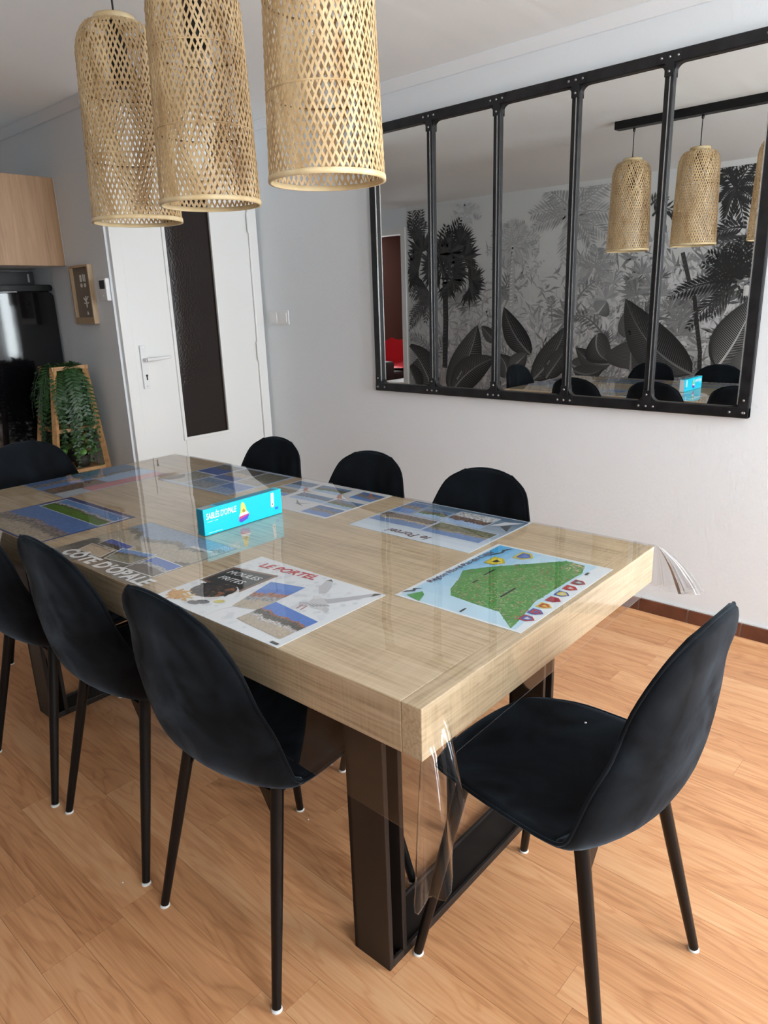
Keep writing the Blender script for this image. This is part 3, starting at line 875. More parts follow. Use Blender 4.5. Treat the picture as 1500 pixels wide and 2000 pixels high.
# ================================================================== chairs
CEN = [(.230, .446), (.216, .466), (.12, .472), (.0, .465), (-.09, .462), (-.150, .476), (-.190, .512), (-.211, .580), (-.219, .66), (-.225, .75), (-.240, .82), (-.252, .864)]
EDG = [(.205, .457), (.19, .472), (.09, .485), (-.01, .484), (-.085, .482), (-.122, .492), (-.142, .535), (-.163, .602), (-.187, .670), (-.203, .75), (-.229, .82), (-.245, .855)]
HWD = [.120, .160, .190, .200, .202, .202, .201, .198, .187, .162, .133, .086]
def chair_shell():
    NV, NU = 45, 19
    cs = catmull([(a[0], a[1], b[0], b[1], w) for a, b, w in zip(CEN, EDG, HWD)], NV)
    top = []
    for (cy, cz, ey, ez, w) in cs:
        row = []
        for i in range(NU):
            u = -1 + 2 * i / (NU - 1)
            # finer spacing towards the sides
            u = math.sin(u * PI / 2) * 0.6 + u * 0.4
            k = abs(u) ** 2.4
            row.append(Vector((w * u, cy + (ey - cy) * k, cz + (ez - cz) * k)))
        top.append(row)
    def normal(j, i):
        a = top[min(j + 1, NV - 1)][i] - top[max(j - 1, 0)][i]
        b = top[j][min(i + 1, NU - 1)] - top[j][max(i - 1, 0)]
        return a.cross(b).normalized()          # points to the back / underside
    nrm = [[normal(j, i) for i in range(NU)] for j in range(NV)]
    if nrm[12][NU // 2].z > 0:
        nrm = [[-n for n in r] for r in nrm]
    def thick(j, i):
        u = abs(-1 + 2 * i / (NU - 1)); e = min(j, NV - 1 - j) / 5.0
        return 0.015 + 0.013 * (1 - u ** 4) * min(1.0, e)
    bot = [[top[j][i] + nrm[j][i] * thick(j, i) for i in range(NU)] for j in range(NV)]
    return top, bot, NV, NU
def shell_part(top, bot, j0, j1, NU):
    b = MB(); vs = []; rows = j1 - j0 + 1
    def idx(l, j, i):
        return l * rows * NU + (j - j0) * NU + i
    for lay in (top, bot):
        for j in range(j0, j1 + 1):
            vs += lay[j]
    fs = []
    for j in range(j0, j1):
        for i in range(NU - 1):
            fs.append((idx(0, j, i), idx(0, j, i + 1), idx(0, j + 1, i + 1), idx(0, j + 1, i)))
            fs.append((idx(1, j, i), idx(1, j + 1, i), idx(1, j + 1, i + 1), idx(1, j, i + 1)))
    # rounded rim: an extra loop pushed outwards
    loop = [(j0, i) for i in range(NU)] + [(j, NU - 1) for j in range(j0 + 1, j1 + 1)] + [(j1, i) for i in range(NU - 2, -1, -1)] + [(j, 0) for j in range(j1 - 1, j0, -1)]
    base = len(vs); n = len(loop)
    mids = []
    for q, (j, i) in enumerate(loop):
        m = (top[j][i] + bot[j][i]) / 2
        cut = (j == j0 and j0 > 0) or (j == j1 and j1 < len(top) - 1)
        if not cut or i in (0, NU - 1):
            jn = j + (1 if j == j0 else -1 if j == j1 else 0) if not cut else j
            inn = i + (1 if i == 0 else -1 if i == NU - 1 else 0)
            m2 = (top[jn][inn] + bot[jn][inn]) / 2
            d = m - m2
            if d.length > 1e-6:
                m = m + d.normalized() * 0.007
        mids.append(m)
    vs += mids
    for q in range(n):
        a = loop[q]; c = loop[(q + 1) % n]
        fs.append((idx(0, *a), base + q, base + (q + 1) % n, idx(0, *c)))
        fs.append((base + q, idx(1, *a), idx(1, *c), base + (q + 1) % n))
    b.add(vs, fs, None, True)
    return b, loop, mids
def make_chair():
    t = thing('dining_chair', 'x', 'chair')
    top, bot, NV, NU = chair_shell()
    JC = 18
    for nm, j0, j1 in (('seat', 0, JC), ('backrest', JC, NV - 1)):
        b, loop, mids = shell_part(top, bot, j0, j1, NU)
        o = b.build(nm, M['velvet'], t)
        if nm == 'seat':
            pts = [m for (j, i), m in zip(loop, mids) if not (j == JC and 0 < i < NU - 1)]
            k = next(q for q in range(len(pts)) if (pts[q] - mids[loop.index((JC, 0))]).length < 1e-9)
            pts = pts[k:] + pts[:k]
        else:
            pts = [m for (j, i), m in zip(loop, mids) if not (j == JC and 0 < i < NU - 1)]
            k = next(q for q in range(len(pts)) if (pts[q] - mids[loop.index((JC, NU - 1))]).length < 1e-9)
            pts = pts[k:] + pts[:k]
        MB().tube(pts, 0.0035, 6).build('piping', M['velvet'], o)
    for sx in (-1, 1):
        for sy in (-1, 1):
            a = Vector((sx * 0.146, sy * 0.128 + 0.006, 0.446 if sy > 0 else 0.452)); f = Vector((sx * 0.203, sy * 0.215, 0.006))
            lg = MB().tube([a, a + (f - a) * 0.5, f], [0.0140, 0.0126, 0.0098], 12).build('leg', M['black_metal'], t)
            MB().lathe([(0, 0), (0.0118, 0), (0.0118, 0.0025), (0.0098, 0.0045), (0, 0.0045)], 14, (f.x, f.y, 0.0)).build('felt_pad', M['white_felt'], lg)
    fr = MB()
    z = 0.432
    for sx in (-1, 1):
        fr.tube([(sx * 0.140, 0.132, z - 0.002), (sx * 0.140, -0.120, z)], 0.0085, 8)
    for sy in (-1, 1):
        fr.tube([(-0.140, sy * 0.126 + 0.006, z), (0.140, sy * 0.126 + 0.006, z)], 0.0085, 8)
    for sx in (-1, 1):
        for sy in (-1, 1):
            fr.prism([(sx * 0.142, 0.44), (sx * 0.100, 0.44), (sx * 0.151, 0.36)], sy * 0.138 + 0.002, sy * 0.138 + 0.006, 'xzy')
    fr.build('under_frame', M['black_metal'], t)
    return t
chair0 = make_chair()
CG = 'black velvet chairs around the oak table'
SPOTS = [
    (0.384, -0.042, -0.035, 'black velvet shell chair at the table end beside the map placemat'),
    (0.116, 0.518, -PI / 2, 'black velvet chair in front of the white placemat with the mussels'),
    (0.118, 1.020, -PI / 2, 'black velvet chair in front of the placemat lettered in bold white'),
    (0.100, 1.486, -PI / 2, 'black velvet chair in front of the placemat with a green field photo'),
    (0.744, 0.556, PI / 2, 'black velvet chair against the mirror wall, at the pale blue photo placemat'),
    (0.738, 1.018, PI / 2, 'black velvet chair against the mirror wall, at the white lobster placemat'),
    (0.732, 1.513, PI / 2, 'black velvet chair against the mirror wall, closest to the white door'),
    (0.360, 2.068, PI, 'black velvet chair at the table end beside the refrigerator'),
]
for i, (x, y, rz, lab) in enumerate(SPOTS):
    o = chair0 if i == 0 else copy_tree(chair0)
    o.location = (x, y, 0); o.rotation_euler = (0, 0, rz + (0 if i in (0,) else PHI * 0.5))
    o['label'] = lab; o['group'] = CG

# ================================================================== bamboo pendants on a ceiling rail
LZ = 1.608; LH = 0.522
def shade_r(f):
    """radius at height fraction f (0 rim, 1 top ring)"""
    if f < 0.80:
        return 0.127 - 0.0135 * f / 0.80
    g = (f - 0.80) / 0.20
    return 0.050 + (0.1135 - 0.050) * math.sqrt(max(1 - g ** 2.2, 0))
def make_lamp():
    t = thing('pendant_lamp', 'x', 'lamp')
    def weave(n, dr, twist, wid, ph, name, rs, jit):
        b = MB(); K = 26
        for s in (-1, 1):
            for k in range(n):
                th0 = 2 * PI * (k + ph + rs.uniform(-jit, jit)) / n; tw_ = twist * rs.uniform(0.985, 1.015)
                w_ = wid * rs.uniform(0.75, 1.2)
                vs = []
                for i in range(K + 1):
                    f = i / K; f = 1 - (1 - f) ** 1.15
                    z = 0.012 + f * (LH - 0.026)
                    r = shade_r(z / LH) + dr + 0.0010 * s * (1 if (i + k) % 2 else -1)
                    th = th0 + s * tw_ * f
                    dth = w_ / max(r, 0.03) / 2
                    for dd, rr in ((-dth, r - 0.0005), (dth, r - 0.0005), (dth, r + 0.0006), (-dth, r + 0.0006)):
                        vs.append((rr * math.cos(th + dd), rr * math.sin(th + dd), z))
                fs = []
                for i in range(K):
                    for q in range(4):
                        q2 = (q + 1) % 4
                        fs.append((i * 4 + q, i * 4 + q2, i * 4 + 4 + q2, i * 4 + 4 + q))
                b.add(vs, fs)
        o = b.build(name, M['bamboo'], t, fix=False); o['kind'] = 'stuff'
    rs = random.Random(5)
    weave(56, 0.0, 1.85, 0.0057, 0.0, 'weave', rs, 0.05)
    def ring(z, dr, h, th, name, mat):
        r = shade_r(z / LH) + dr
        MB().lathe([(r - th, z), (r, z), (r + 0.0006, z + h / 2), (r, z + h), (r - th, z + h), (r - th, z)], 48).build(name, mat, t)
    ring(0.0, 0.0022, 0.0115, 0.0055, 'rim', M['bamboo_pale'])
    for z in (0.170, 0.345):
        ring(z, 0.0012, 0.0034, 0.0015, 'hoop', M['bamboo'])
    for z in (0.171, 0.346):
        ring(z, -0.0022, 0.003, 0.002, 'inner_hoop', M['bamboo_dark'])
    MB().lathe([(0.046, LH - 0.012), (0.056, LH - 0.012), (0.057, LH + 0.002), (0.055, LH + 0.008), (0.046, LH + 0.008), (0.046, LH - 0.012)], 36).build('top_ring', M['bamboo_pale'], t)
    MB().box((-0.048, -0.006, LH - 0.006), (0.048, 0.006, LH - 0.002)).box((-0.006, -0.048, LH - 0.006), (0.006, 0.048, LH - 0.002)).build('spider', M['black_metal'], t)
    sk = MB().lathe([(0, LH + 0.02), (0.008, LH + 0.018), (0.011, LH - 0.005), (0.024, LH - 0.03), (0.026, LH - 0.14), (0.022, LH - 0.165), (0, LH - 0.165)], 20).build('socket', M['dark_plastic'], t)
    bl = MB().lathe([(0.013, LH - 0.165), (0.016, LH - 0.185), (0.030, LH - 0.22), (0.033, LH - 0.245), (0.028, LH - 0.268), (0.014, LH - 0.283), (0, LH - 0.287)], 20).build('bulb', M['clear_glass'], t)
    MB().tube([(-0.008, 0, LH - 0.19), (-0.010, 0, LH - 0.25), (0.0, 0, LH - 0.26), (0.010, 0, LH - 0.25), (0.008, 0, LH - 0.19)], 0.0008, 5).build('filament', M['bamboo_dark'], bl)
    MB().tube([(0, 0, LH + 0.01), (0.001, 0.001, LH + 0.09), (0, 0, 2.312 - LZ)], 0.0028, 8).build('cord', M['cord'], t)
    MB().lathe([(0, 2.304 - LZ), (0.008, 2.304 - LZ), (0.008, 2.304 - LZ - 0.016), (0.003, 2.304 - LZ - 0.022)], 12).build('cord_grip', M['dark_plastic'], t)
    return t
lamp0 = make_lamp()
for i, (x, y, z, lab) in enumerate([(0.473, 1.452, 1.602, 'woven bamboo pendant lamp hanging at the rail end towards the door'), (0.457, 1.058, LZ, 'middle woven bamboo pendant lamp of three on the black rail'), (0.462, 0.626, 1.612, 'woven bamboo pendant lamp at the rail end away from the door')]):
    o = lamp0 if i == 0 else copy_tree(lamp0)
    o.location = (x, y, z); o.rotation_euler = (0, 0, i * 1.1); o['label'] = lab; o['group'] = 'bamboo pendants over the table'
rl = thing('ceiling_rail', 'long black metal ceiling rail carrying the bamboo pendants', 'light rail', (0.463, 1.04, 2.304))
MB().box((-0.032, -0.53, 0), (0.032, 0.53, 0.045)).build('rail', M['black_metal'], rl, bevel=0.002)

# ================================================================== mirror
MY0, MP, MZ0, MZ1 = 2.040, 0.3688, 0.913, 2.160       # bar axes
mr = thing('panel_mirror', 'large black metal framed mirror of five tall panels', 'mirror', (XR, MY0 - 2.5 * MP, MZ0))
def my(k):
    return 2.5 * MP - k * MP
hz = MZ1 - MZ0
fw_, fd = 0.021, 0.028
def bar(a, b, name):
    o = MB().box(a, b).build(name, M['frame_metal'], mr, bevel=0.004)
    return o
bar((-fd, my(5) - fw_, -fw_), (-0.001, my(0) + fw_, fw_), 'bottom_rail')
bar((-fd, my(5) - fw_, hz - fw_), (-0.001, my(0) + fw_, hz + fw_), 'top_rail')
bar((-fd, my(0) - fw_, -fw_), (-0.0012, my(0) + fw_, hz + fw_), 'stile')
bar((-fd, my(5) - fw_, -fw_), (-0.0012, my(5) + fw_, hz + fw_), 'stile')
for k in range(1, 5):
    b = bar((-fd + 0.003, my(k) - 0.017, 0.0), (-0.006, my(k) + 0.017, hz), 'glazing_bar')
    MB().box((-fd - 0.001, my(k) - 0.006, 0.03), (-fd + 0.004, my(k) - 0.003, hz - 0.03)).build('edge_glint', M['trim_metal'], b)  # pale metal strip standing in for the window's glint along the bar
for k in range(5):
    MB().box((-0.010, my(k + 1) + 0.010, 0.012), (-0.006, my(k) - 0.010, hz - 0.012)).build('mirror_pane', M['mirror'], mr)
# filleted corners inside each panel
def fillet(yc, zc, sy, sz, R=0.030):
    pts = [(yc, zc)]
    for i in range(9):
        a = PI / 2 * i / 8
        pts.append((yc + sy * R * (1 - math.sin(a)), zc + sz * R * (1 - math.cos(a))))
    return pts
for k in range(5):
    ya, yb = my(k + 1) + (0.017 if k < 4 else fw_), my(k) - (0.017 if k > 0 else fw_)
    for (yc, sy) in ((ya, 1), (yb, -1)):
        for (zc, sz) in ((fw_, 1), (hz - fw_, -1)):
            MB().prism(fillet(yc, zc, sy, sz), -fd + 0.004, -0.008, 'yzx').build('corner_fillet', M['frame_metal'], mr)
for k in range(6):
    for zc, sz in ((0.0, 1), (hz, -1)):
        ys = [my(k) - 0.042, my(k) + 0.042] if 0 < k < 5 else ([my(0) - 0.058, my(0) + 0.018] if k == 0 else [my(5) - 0.018, my(5) + 0.058])
        g = MB().prism([(ys[0], zc - sz * 0.018), (ys[1], zc - sz * 0.018), (ys[1], zc + sz * 0.018), (my(k) + 0.0165, zc + sz * 0.018), (my(k) + 0.0165, zc + sz * 0.062), (my(k) - 0.0165, zc + sz * 0.062), (my(k) - 0.0165, zc + sz * 0.018), (ys[0], zc + sz * 0.018)], -fd - 0.003, -fd + 0.001, 'yzx')
        go = g.build('gusset_plate', M['frame_metal'], mr)
        rv = [(my(k), zc + sz * 0.046), (my(k), zc)] + [(q, zc) for q in (ys[0] + 0.012, ys[1] - 0.012)]
        for (yy, zz) in rv[:4]:
            MB().add([], []).lathe([(0, 0.0), (0.0055, 0.0), (0.004, 0.003), (0, 0.004)], 8).build('rivet', M['rivet_metal'], go)
            ro = go.children[-1]; ro.rotation_euler = (0, -PI / 2, 0); ro.location = (-fd - 0.0025, yy, zz)
for k in (0, 5):
    s = 1 if k == 0 else -1
    MB().box((-fd - 0.001, my(k) - s * fw_ - 0.002, 0.03), (-fd + 0.005, my(k) - s * fw_ + 0.002, hz - 0.03)).build('edge_glint', M['trim_metal'], mr)  # same pale glint strip on the two outer stiles

# ================================================================== placemats (printed cards under the cloth)
MW, MH = 0.405, 0.303
prn = random.Random(21)
def mat_root(label, x0, y0, side):
    p = tw(x0, y0, TH + 0.0002)
    rz = {'L': -PI / 2, 'N': 0.0, 'R': PI / 2, 'F': PI}[side] + PHI
    return thing('placemat', label, 'placemat', p, rz, 'printed placemats under the clear cloth')
class Print(MB):
    z = 0.0010
    def poly(s, pts, col):
        s.z += 0.0000035
        return s.add([(a, b, s.z) for a, b in pts], [tuple(range(len(pts)))], col)
    def ell(s, c, ra, rb, col, n=18, rot=0.0):
        return s.poly([(c[0] + ra * math.cos(t) * math.cos(rot) - rb * math.sin(t) * math.sin(rot), c[1] + ra * math.cos(t) * math.sin(rot) + rb * math.sin(t) * math.cos(rot)) for t in [2 * PI * i / n for i in range(n)]], col)
    def photo(s, q, scheme, nu=18, nv=12, border=None):
        """mosaic of a small landscape photo in a quad (bl, br, tr, tl)"""
        def at(u, v):
            return tuple((q[0][i] * (1 - u) + q[1][i] * u) * (1 - v) + (q[3][i] * (1 - u) + q[2][i] * u) * v for i in (0, 1))
        if border:
            s.poly([at(-0.03, -0.04), at(1.03, -0.04), at(1.03, 1.04), at(-0.03, 1.04)], border)
        s.z += 0.0000035
        nu = int(nu * 2.4); nv = int(nv * 2.0); h = 0.0
        prof = []
        for i in range(nu):
            h = 0.9 * h + prn.uniform(-0.03, 0.03); prof.append(h)
        for j in range(nv):
            for i in range(nu):
                v = (j + 0.5) / nv + prof[i]
                for lim, col, var in scheme:
                    if v < lim:
                        break
                g = 1 + prn.uniform(-var, var)
                col = tuple(min(max(c * g, 0.0), 0.85) for c in col)
                s.add([(*at(i / nu, j / nv), s.z), (*at((i + 1) / nu, j / nv), s.z), (*at((i + 1) / nu, (j + 1) / nv), s.z), (*at(i / nu, (j + 1) / nv), s.z)], [(0, 1, 2, 3)], col)
SKY = (0.07, 0.19, 0.58); PALE = (0.35, 0.50, 0.72); SAND = (0.48, 0.40, 0.30); SEA = (0.10, 0.20, 0.36); ROOF = (0.34, 0.12, 0.06); GREEN = (0.10, 0.22, 0.04); ROCK = (0.16, 0.13, 0.10); GREY = (0.30, 0.30, 0.31); WHITE = (0.78, 0.78, 0.78)
TOWN = [(0.30, SAND, .2), (0.46, GREY, .6), (0.60, ROOF, .5), (0.75, SKY, .08), (9, (0.10, 0.24, 0.62), .05)]
BEACH = [(0.38, SAND, .15), (0.52, ROCK, .5), (0.62, (0.4, 0.34, 0.3), .4), (9, SKY, .08)]
CLIFF = [(0.30, SEA, .25), (0.55, ROCK, .5), (0.68, GREEN, .4), (9, PALE, .08)]
SEAV = [(0.45, SEA, .3), (0.58, ROCK, .5), (9, PALE, .1)]
HARB = [(0.35, (0.08, 0.17, 0.38), .35), (0.62, (0.26, 0.22, 0.19), .6), (9, (0.14, 0.27, 0.58), .1)]
def card(t, col):
    m = plain('card_%s' % len(M), col, 0.4)
    MB().box((0, 0, 0), (MW, MH, 0.0009)).build('card', m, t)
def lett(txt, a, b, size, mat, t, rot=0.0, shear=0.0, bold=0.0, z=0.0019, spacing=1.0):
    text_mesh(txt, size, mat, t, Matrix.Translation((a, b, z)) @ Matrix.Rotation(rot, 4, 'Z'), shear=shear, bold=bold, spacing=spacing)

# mussels and seagull card
t = mat_root('white placemat with a chalkboard, mussels, fries and a seagull', 0.0, 0.737, 'L')
card(t, (0.78, 0.80, 0.82))
p = Print()
for i in range(260):
    a, b = prn.uniform(0.01, MW - 0.01), prn.uniform(0.01, MH - 0.01); g = prn.uniform(0.66, 0.78)
    r = prn.uniform(0.004, 0.010)
    p.add([(a + r * math.cos(q), b + r * math.sin(q), 0.00092 + i * 1.2e-6) for q in [2 * PI * k / 6 for k in range(6)]], [tuple(range(6))], (g * 0.96, g, g * 1.04))
p.z = 0.00126
p.poly([(.006, .115), (.140, .124), (.136, .240), (.003, .214)], (0.20, 0.10, 0.06))
p.poly([(.013, .123), (.131, .131), (.127, .230), (.012, .207)], (0.012, 0.012, 0.013))
p.ell((.088, .088), .062, .050, (0.80, 0.80, 0.80), rot=.5); p.ell((.082, .098), .054, .040, (0.05, 0.035, 0.03), rot=.5)
for i in range(46):
    q = prn.uniform(0, 2 * PI); r = math.sqrt(prn.random()); a = .082 + .050 * r * math.cos(q); b = .100 + .036 * r * math.sin(q)
    p.ell((a, b), .010, .0045, prn.choice([(0.008, 0.008, 0.012), (0.012, 0.012, 0.016), (0.02, 0.015, 0.014), (0.30, 0.10, 0.03)]), 8, prn.uniform(0, PI))
for i in range(34):
    q = prn.uniform(0, 2 * PI); r = .022 * math.sqrt(prn.random()); a = .045 + 1.3 * r * math.cos(q); b = .036 + r * math.sin(q); g = prn.uniform(0, PI); c, s = math.cos(g), math.sin(g)
    p.poly([(a - c * .014 - s * .003, b - s * .014 + c * .003), (a + c * .014 - s * .003, b + s * .014 + c * .003), (a + c * .014 + s * .003, b + s * .014 - c * .003), (a - c * .014 + s * .003, b - s * .014 - c * .003)], prn.choice([(0.62, 0.34, 0.08), (0.55, 0.25, 0.06), (0.70, 0.45, 0.14)]))
p.ell((.118, .043), .017, .010, (0.09, 0.09, 0.11), rot=.4); p.ell((.105, .030), .016, .009, (0.16, 0.15, 0.16), rot=.2); p.ell((.146, .066), .013, .008, (0.60, 0.52, 0.10), rot=.6)
p.photo([(.186, .068), (.247, .087), (.238, .228), (.150, .205)], TOWN)
p.photo([(.243, .034), (.383, .026), (.387, .122), (.245, .137)], [(0.30, SAND, .15), (0.42, (0.5, 0.46, 0.44), .5), (0.60, (0.09, 0.08, 0.06), .5), (0.66, ROOF, .5), (9, SKY, .08)])
for pts, c in (([(.296, .196), (.318, .214), (.345, .190), (.352, .166), (.325, .160), (.300, .172)], (0.60, 0.60, 0.62)), ([(.318, .206), (.345, .240), (.382, .292), (.396, .303 - .004), (.372, .248), (.340, .196)], (0.46, 0.46, 0.48)), ([(.382, .292), (.398, .300), (.388, .276)], (0.03, 0.03, 0.035)),
               ([(.286, .222), (.262, .246), (.246, .284), (.262, .288), (.284, .262), (.298, .232)], (0.55, 0.55, 0.57)), ([(.246, .284), (.250, .296), (.264, .288)], (0.05, 0.05, 0.055)), ([(.300, .176), (.284, .168), (.292, .158), (.302, .150), (.316, .160)], (0.50, 0.50, 0.52)), ([(.300, .196), (.286, .206), (.296, .214), (.312, .210)], (0.70, 0.70, 0.70)),
               ([(.345, .182), (.362, .178), (.372, .160), (.350, .166)], (0.55, 0.55, 0.56))):
    p.poly(pts, c)
for a in (.300, .312):
    p.poly([(a, .160), (a + .003, .160), (a + .006, .140), (a + .003, .140)], (0.45, 0.12, 0.10))
for i in range(5):
    p.poly([(.296 + .009 * i, .172 + .004 * i), (.326 + .006 * i, .166 + .005 * i), (.328 + .006 * i, .170 + .005 * i)], (0.22, 0.22, 0.24))
p.poly([(.378, .006), (.398, .006), (.398, .013), (.378, .013)], (0.05, 0.05, 0.05))
p.build('artwork', M['print'], t, fix=False)
lett('LE PORTEL', .046, .252, .036, M['red_ink'], t, rot=.10, shear=.25, bold=.0006)
lett('MOULES', .020, .178, .0265, M['white_ink'], t, rot=.12, shear=.2)
lett('FRITES', .030, .146, .0265, M['white_ink'], t, rot=.09, shear=.2)

# map card
t = mat_root('placemat printed with a green relief map on pale blue sea', 0.315, 0.014, 'N')
card(t, (0.76, 0.80, 0.83))
p = Print()
for k in range(12):
    b0, b1 = .010 + .283 * k / 12, .010 + .283 * (k + 1) / 12
    for j in range(8):
        a0, a1 = .006 + .393 * j / 8, .006 + .393 * (j + 1) / 8
        f = max(0.0, (k / 11 - 0.55) / 0.45) * (j / 7)
        p.add([(a0, b0, .00095), (a1, b0, .00095), (a1, b1, .00095), (a0, b1, .00095)], [(0, 1, 2, 3)], (0.50 * (1 - f) + 0.03 * f, 0.70 * (1 - f) + 0.38 * f, 0.83 * (1 - f) + 0.72 * f))
p.poly([(.006, .004), (.399, .004), (.399, .034), (.300, .040), (.006, .014)], (0.76, 0.80, 0.83))
land = [(.200, .268), (.250, .236), (.295, .196), (.391, .108), (.388, .060), (.343, .044), (.305, .046), (.145, .050), (.041, .029), (.006, .024), (.057, .081), (.060, .139), (.067, .206), (.098, .228), (.149, .244)]
p.poly(land, (0.09, 0.30, 0.07))
def inside(a, b, poly):
    c = False; j = len(poly) - 1
    for i in range(len(poly)):
        if (poly[i][1] > b) != (poly[j][1] > b) and a < (poly[j][0] - poly[i][0]) * (b - poly[i][1]) / (poly[j][1] - poly[i][1]) + poly[i][0]:
            c = not c
        j = i
    return c
n = 0
while n < 2400:
    a, b = prn.uniform(0.005, 0.39), prn.uniform(0.025, 0.268)
    if not inside(a, b, land):
        continue
    n += 1
    r = prn.uniform(.0008, .0026); g = prn.uniform(0, PI)
    edge = b > .236 - (a - .2) * .75
    col = prn.choice([(0.07, 0.27, 0.06), (0.12, 0.36, 0.10), (0.16, 0.38, 0.12), (0.26, 0.44, 0.20), (0.14, 0.33, 0.09), (0.34, 0.38, 0.20)]) if not edge else (0.05, 0.30, 0.06)
    if prn.random() < .05:
        col = (0.45, 0.14, 0.10); r = .002
    if a > .34 and b < .09:
        col = prn.choice([(0.60, 0.50, 0.34), (0.55, 0.36, 0.22), (0.3, 0.42, 0.2)])
    p.add([(a + 1.8 * r * math.cos(q) * math.cos(g) - r * math.sin(q) * math.sin(g), b + 1.8 * r * math.cos(q) * math.sin(g) + r * math.sin(q) * math.cos(g), .00110 + n * 3e-7) for q in [2 * PI * k / 5 for k in range(5)]], [tuple(range(5))], col)
p.z = .00188
p.poly([(.014, .282), (.048, .266), (.036, .252), (.004, .240)], (0.08, 0.32, 0.08))
def shield(c, w, h, cols):
    p.poly([(c[0] - w, c[1] + h), (c[0] + w, c[1] + h), (c[0] + w, c[1] - h * .2), (c[0], c[1] - h), (c[0] - w, c[1] - h * .2)], cols[0])
    p.poly([(c[0] - w * .72, c[1] + h * .75), (c[0] + w * .72, c[1] + h * .75), (c[0] + w * .72, c[1] - h * .1), (c[0], c[1] - h * .7), (c[0] - w * .72, c[1] - h * .1)], cols[1])
    p.poly([(c[0] - w * .4, c[1] + h * .45), (c[0] + w * .45, c[1] + h * .3), (c[0] + w * .1, c[1] - h * .4), (c[0] - w * .3, c[1] - h * .1)], cols[2])
shield((.294, .236), .024, .022, [(0.55, 0.45, 0.02), (0.72, 0.60, 0.04), (0.02, 0.02, 0.02)])
shield((.362, .200), .024, .022, [(0.62, 0.50, 0.04), (0.05, 0.12, 0.42), (0.12, 0.22, 0.55)])
RD = (0.45, 0.03, 0.03); BL = (0.06, 0.12, 0.40); YL = (0.68, 0.52, 0.05); SV = (0.6, 0.6, 0.62)
for c, cols in zip([(.062, .020), (.098, .021), (.134, .022), (.172, .022), (.209, .022), (.247, .023), (.285, .023)], [(RD, BL, SV), (BL, RD, BL), (YL, RD, YL), (RD, (0.3, 0.05, 0.1), RD), (BL, YL, SV), (RD, RD, SV), (RD, (0.1, 0.1, 0.12), SV)]):
    shield(c, .013, .015, cols)
for c, w in (((.352, .262), .042), ((.040, .287), .022)):
    p.poly([(c[0] - w, c[1] + .012), (c[0] - w * .45, c[1] + .010), (c[0], c[1]), (c[0] + w * .45, c[1] + .006), (c[0] + w, c[1] - .012), (c[0] + w * .4, c[1] - .003), (c[0], c[1] - .007), (c[0] - w * .4, c[1] + .001)], (0.03, 0.06, 0.09))
p.poly([(.335, .030), (.352, .030), (.352, .036), (.335, .036)], (0.08, 0.08, 0.08))
p.build('artwork', M['print'], t, fix=False)
lett('Région Nord-Pas-de-Calais', .098, .280, .0225, M['plum_ink'], t, rot=-.02, z=.0023)
for a, b, w in ((.205, .210, .040), (.150, .205, .020), (.120, .115, .060), (.010, .140, .020)):
    MB().box((a, b, .0018), (a + w, b + .0045, .00205)).build('place_mark', M['dark_ink'], t)

# sand-coloured card with bold white capitals
t = mat_root('sandy grey placemat with bold white capitals and tilted beach photos', 0.002, 1.240, 'L')
card(t, (0.26, 0.23, 0.19))
p = Print()
p.photo([(.004, .004), (.400, .004), (.400, .299), (.004, .299)], [(0.16, (0.22, 0.20, 0.165), .10), (0.42, (0.11, 0.10, 0.085), .35), (0.72, (0.46, 0.40, 0.30), .14), (0.80, (0.20, 0.18, 0.15), .3), (9, (0.24, 0.34, 0.48), .15)], 26, 22)
p.photo([(.064, .052), (.168, .056), (.150, .100), (.048, .098)], [(0.8, (0.56, 0.44, 0.30), .15), (9, (0.40, 0.28, 0.18), .3)], 10, 6, WHITE)
p.photo([(.062, .108), (.172, .110), (.166, .150), (.054, .150)], [(0.45, (0.06, 0.05, 0.04), .3), (9, (0.07, 0.12, 0.42), .1)], 10, 6, WHITE)
p.photo([(.186, .058), (.278, .074), (.272, .148), (.156, .124)], [(0.55, (0.26, 0.25, 0.18), .3), (0.7, ROCK, .4), (9, (0.14, 0.30, 0.62), .1)], 14, 9, WHITE)
p.photo([(.290, .052), (.402, .060), (.398, .140), (.286, .140)], [(0.42, (0.20, 0.17, 0.15), .2), (0.60, (0.42, 0.42, 0.42), .5), (9, (0.08, 0.18, 0.55), .08)], 14, 9, WHITE)
p.poly([(.290, .236), (.372, .238), (.374, .250), (.292, .249)], (0.62, 0.62, 0.62))
p.build('artwork', M['print'], t, fix=False)
lett("CÔTE D'OPALE", .046, .010, .054, M['white_ink'], t, shear=.1, bold=.0022, spacing=1.06)

# blue card with a green field
t = mat_root('blue placemat with a green field photo above a beach town', 0.002, 1.727, 'L')
card(t, (0.05, 0.07, 0.22))
p = Print()
p.photo([(.004, .006), (.400, .006), (.400, .196), (.004, .196)], [(0.28, (0.44, 0.36, 0.27), .25), (0.40, (0.22, 0.19, 0.16), .5), (0.50, (0.26, 0.20, 0.20), .6), (9, (0.10, 0.20, 0.46), .12)], 26, 14)
p.photo([(.030, .190), (.392, .190), (.388, .284), (.026, .278)], [(0.40, (0.09, 0.20, 0.02), .25), (0.52, (0.10, 0.13, 0.04), .4), (0.64, (0.40, 0.38, 0.42), .4), (9, (0.13, 0.28, 0.58), .15)], 26, 9, (0.55, 0.62, 0.74))
p.build('artwork', M['print'], t, fix=False)

